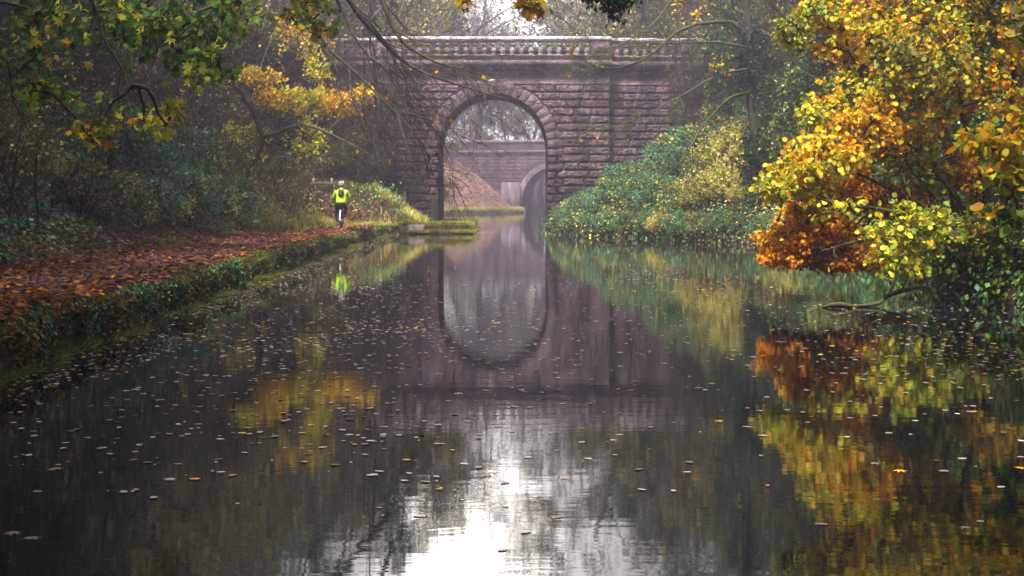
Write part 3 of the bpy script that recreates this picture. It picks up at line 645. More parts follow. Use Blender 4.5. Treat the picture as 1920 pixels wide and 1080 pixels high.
def protos():
    D = {}
    r = random.Random(4)
    def stemset(h, n, spread, r0, lean=.15):
        out = [([(0, 0, -.6), (r.uniform(-.1, .1)*h*lean, r.uniform(-.1, .1), h*.35), (r.uniform(-1, 1)*h*lean, r.uniform(-1, 1)*h*lean, h)], r0, r0*.25)]
        for i in range(n):
            a = i*2.4+r.uniform(-.4, .4); z = h*r.uniform(.25, .7); R_ = spread*r.uniform(.6, 1.1)
            out.append(([(0, 0, z-.2), (math.cos(a)*R_*.35, math.sin(a)*R_*.35, z+R_*.25), (math.cos(a)*R_*.75, math.sin(a)*R_*.75, z+R_*.6), (math.cos(a)*R_, math.sin(a)*R_, z+R_*.75)], r0*.4, r0*.08))
        return out
    for v in range(3):     # bare ash with a few yellow leaves
        D['bare%d' % v] = mktree('bare_tree', '', 'tree', O0, stemset(11, 9, 4.2, .2), [], [dict(n=9, length=2.5, ang=.7, wob=.25, bias=(0, 0, .05), rr=.4), dict(n=8, length=1.3, ang=.7, wob=.3, rr=.5, rmin=.011), dict(n=5, length=.7, ang=.7, wob=.3, rmin=.008)],
            [dict(n=2, size=.14, tm=KITE, pals=[('olive', 1), ('pale', 1.2), ('brown', .7), ('yg', .6)], frac=.4+.25*v)], seed=10+v)
    for v in range(2):     # ivy-clad evergreen
        lb = []
        for i in range(16):
            a = i*2.4; z = 1.5+i*.62; q = 2.3*(1-.35*i/16)*r.uniform(.6, 1.1)*(.5+.5*min(1, i/4)); lb.append(((math.cos(a)*q, math.sin(a)*q, z), (1.5, 1.5, 1.3), 110, 14, .13, [('ivy', 3), ('green', .6+v)]))
        D['ivy%d' % v] = mktree('ivy_tree', '', 'tree', O0, stemset(11, 7, 2.6, .22), lb, seed=20+v, lf='ivy')
    for v in range(2):     # golden-leaved tree
        lb = []
        for i in range(14):
            a = i*2.4+1; z = 3+i*.5; q = 2.6*r.uniform(.5, 1.1); lb.append(((math.cos(a)*q, math.sin(a)*q, z), (1.4, 1.4, .8), 60, 12, .12, [('gold', 1), ('yg', 1.4), ('olive', 1), ('lemon', .6)] if v == 0 else [('yg', 1), ('green', 1.2), ('olive', 1)]))
        D['gold%d' % v] = mktree('golden_tree', '', 'tree', O0, stemset(9.5, 8, 3, .17), lb, seed=30+v)
    for v in range(2):     # wide oak added overhead to shade the cutting
        lb = []
        for i in range(26):
            a = i*2.4; q = 7.5*(i/26)**.5; lb.append(((math.cos(a)*q, math.sin(a)*q, 12.5+r.uniform(-1.2, 1.2)-q*.2), (1.9, 1.9, 1.), 60, 12, .24, [('olive', 1), ('green', 1), ('gold', .7)]))
        D['oak%d' % v] = mktree('added_shade_oak', '', 'tree', O0, stemset(11, 10, 6, .3), lb, seed=36+v)
    def bush(nm, nmz, h, rad, nl, tw, L, size, pals, seed, **k):
        st = [([(0, 0, -.3), (math.cos(a)*rad*.25, math.sin(a)*rad*.25, h*.4), (math.cos(a)*rad*.7, math.sin(a)*rad*.7, h*.8)], .035, .01) for a in [i*2.4 for i in range(7)]]
        lb = [((math.cos(i*2.4)*rad*.62*(i/nl)**.5, math.sin(i*2.4)*rad*.62*(i/nl)**.5, h*(.75-.5*(i/nl))*r.uniform(.8, 1.15)), (rad*.42, rad*.42, h*.3), tw, L, size, pals) for i in range(nl)]
        D[nm] = mktree(nmz, '', 'shrub', O0, st, lb, seed=seed, rs=.6, **k)
    bush('bramble0', 'bramble_bush', 1.9, 2.1, 9, 110, 9, .10, [('blue', 1.6), ('green', .7), ('pale', .25)], 41)
    bush('bramble1', 'bramble_bush', 1.7, 2.2, 9, 110, 9, .10, [('blue', .7), ('olive', 1.2), ('pale', .6), ('brown', .3)], 42)
    bush('pale0', 'yellowing_shrub', 2.0, 2.0, 9, 90, 10, .11, [('pale', 2), ('lemon', .5), ('olive', .7)], 43)
    bush('ever0', 'evergreen_bush', 4.6, 2.6, 12, 150, 12, .10, [('green', 1.3), ('ivy', 1.6), ('olive', .7)], 44, lf='ivy')
    for v in range(2):     # twiggy thicket
        st = [([(r.uniform(-.8, .8), r.uniform(-.8, .8), -.3), (math.cos(a)*.9, math.sin(a)*.9, 1.4), (math.cos(a)*1.9, math.sin(a)*1.9, 2.7)], .03, .008) for a in [i*1.7 for i in range(12)]]
        D['thick%d' % v] = mktree('twiggy_thicket', '', 'shrub', O0, st, [], [dict(n=12, length=1.3, ang=.6, wob=.3, rr=.5, rmin=.008), dict(n=9, length=.7, ang=.7, wob=.3, rmin=.006)],
            [dict(n=2, size=.09, tm=KITE, pals=[('olive', 1.3), ('brown', .5), ('pale', .9), ('green', 1.2)], frac=.6+.3*v)], seed=50+v)
    st = [([(r.uniform(-.8, .8), r.uniform(-.8, .8), -.3), (math.cos(a)*.8, math.sin(a)*.8, 3), (math.cos(a)*2., math.sin(a)*2., r.uniform(5.5, 8.5))], .05, .012) for a in [i*1.7 for i in range(13)]]
    D['wattle'] = mktree('tall_twiggy_hazel', '', 'tree', O0, st, [], [dict(n=18, length=1.7, ang=.7, wob=.3, rr=.5, rmin=.012), dict(n=10, length=.9, ang=.8, wob=.35, rmin=.009)],
        [dict(n=1, size=.1, tm=KITE, pals=[('olive', 1), ('brown', 1), ('pale', .5), ('rust', .5)], frac=.45)], seed=57)
    return D
D = protos()
USED = set()
def put(key, x, y, rz, sc, label, group, dz=0):
    o = D[key]; z = float(H(x, y))+dz
    sc3 = (sc, sc, sc) if np.isscalar(sc) else sc
    if key in USED: copy_thing(o, label, (x, y, z), rz, sc3, group)
    else:
        USED.add(key); o.location = (x, y, z); o.rotation_euler = (0, 0, rz); o.scale = sc3; o['label'] = label
        if group: o['group'] = group
LEFT = [  # x, y, kind, scale, what sets it apart
 (-9.5, 9, 'ivy0', 1.0), (-12.5, 14, 'ivy1', 1.15), (-10.5, 19, 'gold1', 1.0), (-15, 22, 'ivy0', 1.2), (-12, 27, 'gold1', .9), (-16.5, 30, 'gold0', 1.1), (-12.6, 24, 'gold0', .7), (-13.5, 38, 'gold1', .75), (-12.5, 34, 'ivy1', .8),
 (-18, 37, 'ivy0', 1.2), (-14.5, 43, 'ivy0', .8), (-19.5, 48, 'ivy0', 1.2), (-14.5, 52, 'bare0', .9), (-12.5, 58, 'bare1', .75), (-17, 62, 'bare2', 1.0), (-24, 42, 'ivy1', 1.3), (-24, 56, 'bare0', 1.3), (-21, 30, 'ivy0', 1.3), (-18, 12, 'ivy1', 1.3), (-7, -5, 'ivy1', 1.5), (-12, -13, 'ivy0', 1.6), (-8.5, 3.5, 'ivy0', 1.1), (-13.4, 47, 'bare1', 1.0), (-12.2, 60.5, 'bare0', 1.0), (-14.8, 57, 'bare1', 1.1), (-11.2, 62.8, 'bare1', .8), (-16, 64.5, 'bare0', 1.2), (-19, 58, 'ivy1', 1.1), (-7.2, 65, 'wattle', .95), (-6.3, 65.6, 'wattle', .7), (-9.2, 63.4, 'wattle', 1.05), (-11, 61, 'wattle', 1.1), (-13, 56, 'wattle', 1.1), (-10.4, 65.3, 'wattle', 1.1), (-13.8, 50, 'wattle', .8), (-12.6, 41, 'wattle', .9), (-12.4, 29, 'wattle', .8)]  # ivy trees beside and behind the viewer are added, unseen, to block the sun
RIGHT = [
 (13, 8, 'ivy1', 1.1), (12.5, 17, 'gold0', 1.1), (16, 25, 'ivy0', 1.2), (14, 33, 'bare1', 1.0), (12.5, 40, 'ivy1', .85), (17.5, 45, 'gold1', 1.2), (13.2, 51, 'ivy0', .8), (16, 58, 'bare2', 1.0), (12.5, 62, 'bare1', .8), (21, 35, 'ivy1', 1.3), (22, 54, 'ivy0', 1.3), (10, -3, 'ivy0', 1.5), (13, -12, 'ivy1', 1.6), (12, 54, 'bare0', .9), (10.8, 59.5, 'bare1', .8), (14.5, 62.5, 'ivy1', .95), (10.9, 45.5, 'ivy0', .75), (0, -14, 'ivy0', 1.6), (8.4, 64.3, 'wattle', 1.0), (9.6, 62.5, 'wattle', .9), (11, 60, 'gold1', .8), (10.0, 58.6, 'ivy1', .8), (9.6, 52.5, 'wattle', .7), (11.6, 62, 'wattle', 1.0), (11.2, 49.5, 'wattle', .8), (12.2, 35, 'wattle', .8), (10.6, 27.5, 'wattle', .7)]  # ivy trees behind the viewer are unseen, added to keep sun off the foreground
BACK = [  # beyond the bridge, fading into mist
 (-10.5, 112, 'bare0', 2.3), (9.8, 118, 'bare2', 2.3), (-9.5, 128, 'bare1', 2.4), (-9, 80, 'ivy1', 1.5), (-13.5, 84, 'ivy0', 1.7), (-19, 86, 'ivy1', 1.8), (8.2, 82, 'ivy0', 1.5), (13, 86, 'ivy1', 1.7), (18.5, 82, 'ivy0', 1.8), (-7.5, 74.5, 'bare2', 1.25), (-11.5, 76, 'ivy1', 1.15), (-15.5, 75, 'bare1', 1.4), (-10.5, 86, 'bare1', 1.5), (-8.6, 90, 'bare2', 1.3), (-17, 90, 'ivy0', 1.5), (6.8, 75.5, 'bare2', 1.3), (11, 75, 'ivy0', 1.15), (15.5, 76, 'bare1', 1.4), (10, 88, 'ivy1', 1.3), (14, 92, 'bare2', 1.5), (8.5, 95, 'bare0', 1.4), (-25, 92, 'ivy1', 1.7), (24, 95, 'ivy0', 1.7), (-4, 176, 'bare0', 2.2), (-10, 178, 'bare2', 2.3), (4, 182, 'bare1', 2.3), (10, 180, 'bare0', 2.2),
 (-9.5, 78, 'bare0', .9), (-15, 82, 'bare1', 1.2), (-21, 77, 'bare2', 1.2), (-13, 96, 'bare2', 1.1), (-19, 104, 'bare0', 1.3), (-15, 120, 'bare1', 1.2), (-22, 134, 'bare2', 1.4), (-14, 145, 'gold0', 1.0),
 (9.5, 79, 'bare1', 1.0), (15, 84, 'ivy0', 1.1), (21, 80, 'bare0', 1.2), (13, 98, 'gold1', 1.2), (8, 110, 'bare2', 1.0), (18, 112, 'ivy1', 1.3), (13, 126, 'bare2', 1.3), (12.5, 146, 'gold1', 1.3), (20, 140, 'bare0', 1.4),
 (-7, 178, 'bare2', 1.5), (-16, 182, 'bare1', 1.5), (-1, 188, 'gold0', 1.5), (8, 182, 'gold1', 1.4), (16, 186, 'bare2', 1.5), (26, 178, 'ivy0', 1.5), (-26, 172, 'ivy1', 1.5), (3, 205, 'bare2', 1.9), (-10, 210, 'bare1', 1.9), (18, 215, 'gold0', 2.0), (-22, 220, 'ivy0', 1.9), (32, 210, 'ivy1', 1.9), (-6, 250, 'ivy1', 2.0), (8, 250, 'ivy0', 2.0), (22, 250, 'ivy1', 2.), (-20, 250, 'ivy0', 2.)]
KW = {'wattle': 'tall tangled brown hazel with bare stems', 'oak0': 'added shade oak with olive leaves', 'oak1': 'added shade oak with mixed leaves', 'ivy0': 'dark ivy-clad tree', 'ivy1': 'dark broad evergreen tree', 'gold0': 'tree with golden autumn leaves', 'gold1': 'tree with yellow-green leaves', 'bare0': 'nearly bare grey tree', 'bare1': 'twiggy tree with few faded leaves', 'bare2': 'thinly leaved tree with pale leaves',
      'bramble0': 'blue-green bramble mound', 'bramble1': 'olive bramble mound', 'pale0': 'pale yellow shrub', 'ever0': 'tall dark evergreen bush', 'thick0': 'bare brown twiggy thicket', 'thick1': 'leafy brown twiggy thicket'}
ORD = ['nearest to the viewer', *[q+' nearest' for q in 'second third fourth fifth sixth seventh eighth ninth tenth eleventh twelfth thirteenth'.split()]]
def plant(rows, where, group, seed):
    rr = random.Random(seed); cnt = {}
    for x, y, k, sc in sorted(rows, key=lambda q: q[1]):
        n = cnt.get(k, 0); cnt[k] = n+1
        put(k, x, y, rr.uniform(0, 6.28), sc, '%s on %s, %s' % (KW[k], where, ORD[n]), group)
SHADE_OAKS = [(-8, -1, 'oak0', 1.25), (9, 0, 'oak1', 1.25), (-8.2, 8, 'oak1', 1.2), (10.5, 8, 'oak0', 1.15), (-13, 27, 'oak0', 1.15), (-17.5, 38, 'oak1', 1.05), (13.5, 28, 'oak1', 1.15), (-21, 35, 'oak0', 1.2), (-18.5, 20, 'oak1', 1.2), (16, 48, 'oak1', 1.), (17, 58, 'oak0', 1.), (-13, -9, 'oak0', 1.), (12, -8, 'oak1', 1.), (17.5, 37, 'oak0', .9)]  # canopy added for its shade on the near water, mist and banks
plant(SHADE_OAKS, 'bank of the canal', 'oaks added overhead to shade the cutting', 9)
plant(LEFT, 'left slope above towpath', 'trees on the left slope', 1)
plant(RIGHT, 'right bank', 'trees on the right bank', 2)
plant([q for q in BACK if q[1] < 160], 'banks beyond the near bridge', 'misty trees beyond the near bridge', 3)
plant([q for q in BACK if q[1] > 160], 'hill behind the far bridge', 'misty trees behind the far bridge', 4)
SHR = [  # right bank below the bridge and down to the near tree
 (2.7, 62.8, 'bramble0', .6), (3.5, 60.6, 'bramble0', .75), (4.5, 58.6, 'bramble0', .9), (5.4, 56.6, 'bramble0', .9), (6.1, 55, 'bramble0', .85), (7.0, 53.4, 'bramble1', .95), (7.5, 51.9, 'pale0', .95), (8.6, 50.4, 'pale0', .75),
 (5.2, 62.3, 'bramble0', .9), (7.3, 61.2, 'bramble0', 1.1), (9.3, 60.3, 'bramble1', 1.25), (11.4, 61.6, 'bramble1', 1.4), (7.2, 58.2, 'bramble0', 1.1), (9.2, 57, 'bramble1', 1.2), (8.6, 54.6, 'pale0', 1.2), (10.6, 54.5, 'bramble1', 1.4),
 (10.8, 51.4, 'ever0', 1.0), (12.4, 57.4, 'ever0', 1.25), (9.6, 48.6, 'bramble1', 1.0), (11.0, 47.2, 'ever0', 1.2), (9.8, 44.4, 'ever0', .7), (10.2, 40.2, 'bramble1', 1.1), (11.3, 37, 'ever0', 1.1), (9.9, 33, 'bramble0', 1.0), (9.6, 29, 'ever0', .8), (8.8, 24.6, 'bramble0', .8), (7.7, 20.4, 'ever0', .42), (8.6, 18.4, 'ever0', .5), (9.3, 16, 'bramble0', .8), (9.8, 12, 'ever0', .8), (9.8, 7, 'bramble0', 1.0), (13, 43.5, 'ever0', 1.5), (13.4, 50.5, 'ever0', 1.5), (13.5, 30, 'ever0', 1.5)]
FRG = [(float(xr(y_))+.25, y_, ('bramble0', 'bramble1', 'bramble0', 'pale0')[i_ % 4] if y_ < 54 else 'bramble0', .5) for i_, y_ in enumerate((49.2, 50.6, 51.9, 53.1, 54.3, 55.6, 57, 58.4, 60, 61.6, 46, 43, 39.5))]
plant(FRG, 'very edge of water at right', 'low shrubs trailing in the water', 15)
plant(SHR, 'right bank by the water', 'shrubs along the right bank', 5)
SHL = [(-9.4, 58.5, 'thick1', .8), (-8.3, 62.5, 'thick1', .7), (-7.2, 64.8, 'thick0', .55), (-10.6, 63, 'bramble1', 1.0), (-11.8, 55, 'thick0', 1.1), (-10.5, 50.5, 'thick1', .8), (-10.8, 45.5, 'bramble0', 1.0), (-9.4, 40.5, 'bramble0', 1.0), (-11.0, 37.5, 'bramble0', 1.3), (-9.6, 46.5, 'bramble0', .8), (-9.5, 36, 'bramble0', .8),
       (-10.0, 33, 'bramble1', .9), (-12.6, 31, 'thick0', 1.3), (-9.6, 27, 'thick1', .9), (-11.5, 23.5, 'bramble1', 1.2), (-9.2, 21, 'thick0', .9), (-10.5, 16.5, 'bramble1', 1.1), (-9.3, 12.5, 'thick1', .8), (-14.5, 40, 'ever0', 1.0), (-14, 26, 'ever0', .9), (-14.5, 48, 'thick0', 1.4), (-15, 57, 'thick0', 1.6), (-13.4, 62, 'thick1', 1.4), (-10.8, 30, 'pale0', .8), (-11.3, 24.6, 'pale0', .9), (-13, 35, 'pale0', 1.1), (-10.2, 43, 'bramble0', .8), (-12.3, 18, 'thick0', 1.4), (-11.8, 41.5, 'thick0', 1.2)]
plant(SHL, 'left slope beside towpath', 'shrubs along the left slope', 6)
SHB = [(-4.6, 80, 'thick1', .7), (-11, 150, 'thick0', 1.3), (-7.5, 163, 'thick1', 1.3), (-13, 160, 'thick0', 1.6), (11, 150, 'bramble0', 1.6), (12.5, 138, 'bramble1', 1.7), (4.5, 76, 'bramble0', .9), (6.5, 82, 'bramble1', 1.1), (10.2, 160, 'bramble0', 1.7)]
plant(SHB, 'far side of the near bridge', 'shrubs beyond the near bridge', 7)

# ------------------------------------------------------------------ hero trees
def gl(px, d):   # ground point under a pixel column
    x = P(px, 0, d)[0]; return (x, d, float(H(x, d)))
# leaning young maple on the left, its stem forking over the path
d = 47.
b0 = P(434, 386, d)
mktree('leaning_maple', 'slender leaning tree with pale yellow leaves beside towpath, forking over the cyclist', 'tree', (b0[0], b0[1], float(H(b0[0], b0[1]))),
  [([P(430, 400, d), P(447, 350, d), P(478, 292, d), P(497, 254, d-.3)], .12, .09),
   ([P(497, 254, d-.3), P(470, 205, d-.6), P(440, 155, d-1), P(405, 118, d-1.5), P(380, 60, d-1.5)], .10, .03),
   ([P(494, 256, d-.3), P(530, 246, d-1), P(565, 233, d-1.5), P(610, 247, d-2.5), P(660, 272, d-3), P(715, 303, d-3.5)], .075, .014),
   ([P(466, 196, d-.6), P(470, 170, d-.4), P(484, 140, d+.3), P(500, 95, d+.5), P(520, 50, d+1)], .05, .012),
   ([P(500, 250, d-.3), P(512, 215, d+.5), P(540, 180, d+1), P(580, 130, d+1), P(620, 100, d+1)], .035, .01),
   ([P(610, 247, d-2.5), P(650, 215, d-2), P(700, 190, d-1.5), P(760, 195, d-1)], .025, .006)],
  [(P(475, 145, d), (1.08, 1.20, 0.47), 62, 11, .12, [('gold', 1), ('lemon', 1)]), (P(545, 185, d), (1.56, 1.20, 0.61), 112, 11, .12, [('gold', 1), ('lemon', 1.2)]),
   (P(620, 195, d-.5), (1.44, 1.20, 0.61), 112, 12, .12, [('gold', 1.6), ('lemon', 1)]), (P(675, 175, d-.5), (0.72, 0.72, 0.34), 32, 10, .12, [('gold', 1)]), (P(575, 262, d-1), (0.84, 0.84, 0.68), 56, 10, .12, [('lemon', 1.4), ('yg', .8)]),
   (P(455, 250, d), (0.96, 0.84, 0.41), 37, 10, .12, [('lemon', 1), ('yg', 1.)]), (P(560, 70, d+1), (1.56, 1.20, 0.94), 62, 9, .12, [('gold', 1), ('yg', 1)]), (P(600, 130, d+1), (0.84, 1.20, 0.68), 37, 10, .12, [('lemon', 1)]), (P(480, 300, d), (0.60, 0.60, 0.41), 17, 4, .12, [('lemon', 1), ('yg', 1)])],
  [dict(n=5, length=1.1, ang=.8, wob=.3, rr=.4, rmin=.01), dict(n=4, length=.6, ang=.8, wob=.3, rmin=.007)], tm=OVAL, seed=61, bk='bark', lf='leaf', droop=.2, upb=.25)
# maple near the viewer whose big leaves hang into the upper left
d = 15.
mktree('overhanging_maple', 'maple leaning from left bank, its big green and yellow leaves hanging over towpath', 'tree', gl(-620, d),
  [([np.array(gl(-620, d))+[0, 0, -.4], P(-560, 0, d), P(-420, -500, d), P(-350, -900, d)], .2, .09),
   ([P(-500, -250, d), P(-200, -330, d), P(60, -230, d-1), P(260, -60, d-1), P(380, 60, d-1)], .09, .014),
   ([P(-440, -450, d), P(0, -560, d), P(350, -420, d+.5), P(560, -160, d+1), P(640, 20, d+1)], .09, .012),
   ([P(-540, -60, d), P(-250, -60, d-1), P(-60, 60, d-2), P(80, 170, d-2)], .06, .012),
   ([P(60, -230, d-1), P(150, -80, d-2), P(190, 60, d-2), P(250, 160, d-2)], .03, .007)],
  [(P(330, 70, d-1), (.75, .8, .5), 46, 8, .095, [('green', 4), ('yg', .4)]), (P(200, 40, d-1), (.7, .8, .4), 36, 8, .095, [('green', 2), ('yg', .6)]), (P(430, 20, d-.5), (.6, .8, .45), 30, 8, .095, [('green', 2.4), ('yg', .6)]),
   (P(590, 15, d+1), (.5, .8, .3), 22, 8, .095, [('yg', 1), ('gold', .5), ('green', 1)]), (P(390, 130, d-1), (.35, .5, .3), 16, 7, .09, [('green', 1), ('yg', 1)]), (P(70, 130, d-2), (.55, .6, .45), 22, 7, .09, [('gold', .5), ('green', 1), ('green', .6), ('yg', .4)]),
   (P(190, 230, d-2), (.4, .4, .3), 12, 6, .09, [('olive', 1), ('gold', .6), ('yg', 1)]), (P(60, 20, d-1), (.6, .6, .4), 22, 7, .09, [('olive', 1), ('green', 1)]), (P(300, 220, d-1), (.3, .4, .3), 10, 6, .10, [('lemon', 1)])],
  [dict(n=5, length=1.0, ang=.7, wob=.3, rr=.35, rmin=.006), dict(n=3, length=.5, ang=.8, wob=.3, rmin=.004)], tm=MAPLE, seed=62, bk='mossbark', droop=.9, upb=.0)
# bare ash reaching in from the upper left towards the bridge
d = 24.
mktree('overhanging_ash', 'almost bare tree on left bank, dark boughs arching over water before the parapet', 'tree', gl(-60, d),
  [([np.array(gl(-60, d))+[0, 0, -.4], P(-20, 40, d), P(60, -350, d), P(140, -700, d)], .19, .08),
   ([P(20, -180, d), P(250, -270, d), P(470, -180, d+.5), P(620, -40, d+1), P(700, 62, d+1.5), P(760, 118, d+2), P(830, 150, d+2), P(925, 180, d+2.2)], .085, .012),
   ([P(60, -330, d), P(330, -360, d), P(600, -200, d), P(700, -40, d), P(742, 60, d), P(800, 110, d), P(870, 130, d)], .08, .01),
   ([P(620, -40, d+1), P(655, 50, d+1), P(690, 105, d+1), P(722, 130, d+1), P(760, 200, d+1)], .03, .006),
   ([P(470, -180, d+.5), P(560, -20, d), P(600, 70, d), P(680, 150, d), P(760, 230, d), P(800, 280, d)], .035, .007),
   ([P(100, -500, d), P(400, -560, d+1), P(700, -420, d+2), P(860, -250, d+3), P(960, -120, d+4)], .07, .012)],
  [], [dict(n=9, length=2.0, ang=.6, wob=.22, bias=(.03, 0, -.06), rr=.4, tmin=.4, rmin=.010), dict(n=7, length=1.1, ang=.7, wob=.25, bias=(0, 0, -.05), rmin=.007), dict(n=4, length=.55, ang=.7, wob=.3, rmin=.0045)],
  [dict(n=1, size=.075, tm=MAPLE, pals=[('rust', 1), ('orange', 1), ('gold', .8)], frac=.04, droop=.8)], tm=MAPLE, seed=63, bk='bark')
# mossy tree on the right, its boughs dropping across the end of the bridge
d = 48.
mktree('mossy_tree', 'ivy-clad mossy tree on right bank with bare boughs drooping across end of bridge', 'tree', gl(1418, d),
  [([np.array(gl(1418, d))+[0, 0, -.4], P(1412, 250, d), P(1405, 60, d), P(1400, -250, d), P(1420, -520, d)], .17, .1),
   ([P(1405, 70, d), P(1360, 40, d), P(1270, 60, d-1), P(1225, 100, d-2), P(1180, 122, d-3), P(1130, 128, d-3.5), P(1060, 95, d-4)], .08, .012),
   ([P(1410, 170, d), P(1370, 185, d-1), P(1330, 220, d-2), P(1300, 265, d-3), P(1270, 310, d-4), P(1225, 345, d-4)], .06, .01),
   ([P(1405, 90, d), P(1350, 80, d-1), P(1280, 80, d-2), P(1200, 85, d-3), P(1120, 92, d-4)], .05, .01),
   ([P(1400, -60, d), P(1340, -60, d-1), P(1270, -10, d-2), P(1220, 50, d-3), P(1150, 90, d-4)], .07, .01),
   ([P(1402, -160, d), P(1300, -220, d-1), P(1200, -150, d-2), P(1140, -30, d-3), P(1090, 60, d-4)], .07, .012),
   ([P(1410, 130, d), P(1350, 140, d-2), P(1260, 190, d-4), P(1190, 225, d-5), P(1125, 245, d-5)], .045, .007),
   ([P(1400, -300, d), P(1250, -420, d), P(1100, -420, d), P(1000, -330, d)], .08, .02)],
  [(P(1408, 120, d), (.75, .6, 1.7), 170, 12, .11, [('ivy', 1)]), (P(1412, 300, d), (.5, .5, 1.3), 110, 12, .11, [('ivy', 1)]), (P(1400, -120, d), (.9, .8, 1.8), 90, 10, .11, [('ivy', 1), ('green', .4)]), (P(1345, 120, d-2), (.7, .7, .5), 16, 5, .13, [('gold', 1), ('olive', 1.3)]), (P(1300, 20, d-2), (.8, .7, .5), 12, 4, .14, [('gold', 1), ('orange', .5)])],
  [dict(n=10, length=1.9, ang=.55, wob=.2, bias=(-.05, 0, -.08), rr=.45, tmin=.3, rmin=.013), dict(n=6, length=1.1, ang=.6, wob=.25, bias=(0, 0, -.07), rmin=.010), dict(n=3, length=.5, ang=.7, wob=.3, rmin=.007)],
  [dict(n=1, size=.11, tm=OVAL, pals=[('gold', 1), ('orange', .5)], frac=.04)], tm=OVAL, seed=64, bk='mossbark', lf='leaf')
# near right: sprig of yellow maple and a dark ivy spray hanging from a bough over the water
d = 12.5
mktree('overhanging_sycamore', 'sycamore behind right bank, one bough hanging yellow leaves above the parapet', 'tree', gl(2700, d+2),
  [([np.array(gl(2700, d+2))+[0, 0, -.4], P(2650, -100, d+2), P(2500, -600, d+1), P(2420, -900, d)], .2, .1),
   ([P(2560, -400, d+1), P(2100, -560, d), P(1600, -520, d), P(1250, -330, d), P(1100, -150, d), P(1000, -30, d), P(985, 15, d)], .1, .008),
   ([P(1600, -520, d), P(1400, -300, d), P(1220, -120, d), P(1160, -10, d)], .04, .01),
   ([P(1250, -330, d), P(950, -260, d), P(860, -120, d), P(850, -10, d)], .02, .005)],
  [(P(1000, 12, d), (.17, .2, .08), 16, 3, .09, [('gold', 1)]), (P(870, 0, d), (.10, .15, .06), 6, 3, .09, [('gold', 1), ('orange', .4)]), (P(940, -45, d), (.3, .3, .1), 12, 3, .09, [('gold', 1)])],
  [dict(n=3, length=.6, ang=.7, wob=.3, rr=.3, rmin=.003, tmin=.6)], tm=MAPLE, seed=65, bk='bark', droop=.7, upb=.1)
mktree('hanging_ivy', 'dark ivy spray hanging above right end of the parapet', 'climbing plant', tuple(P(1170, -120, d)),
  [([P(1175, -160, d), P(1160, -60, d), P(1150, 10, d), P(1135, 55, d)], .012, .004), ([P(1160, -60, d), P(1120, -20, d), P(1100, 15, d)], .008, .003), ([P(1160, -60, d), P(1180, -20, d), P(1195, 15, d)], .008, .003)],
  [(P(1150, 0, d), (.16, .15, .22), 50, 9, .042, [('ivy', 1)]), (P(1110, -5, d), (.12, .15, .12), 26, 8, .042, [('ivy', 1)]), (P(1185, -5, d), (.12, .15, .12), 22, 8, .042, [('ivy', 1)])], tm=OVAL, seed=66, lf='ivy', rs=.3)
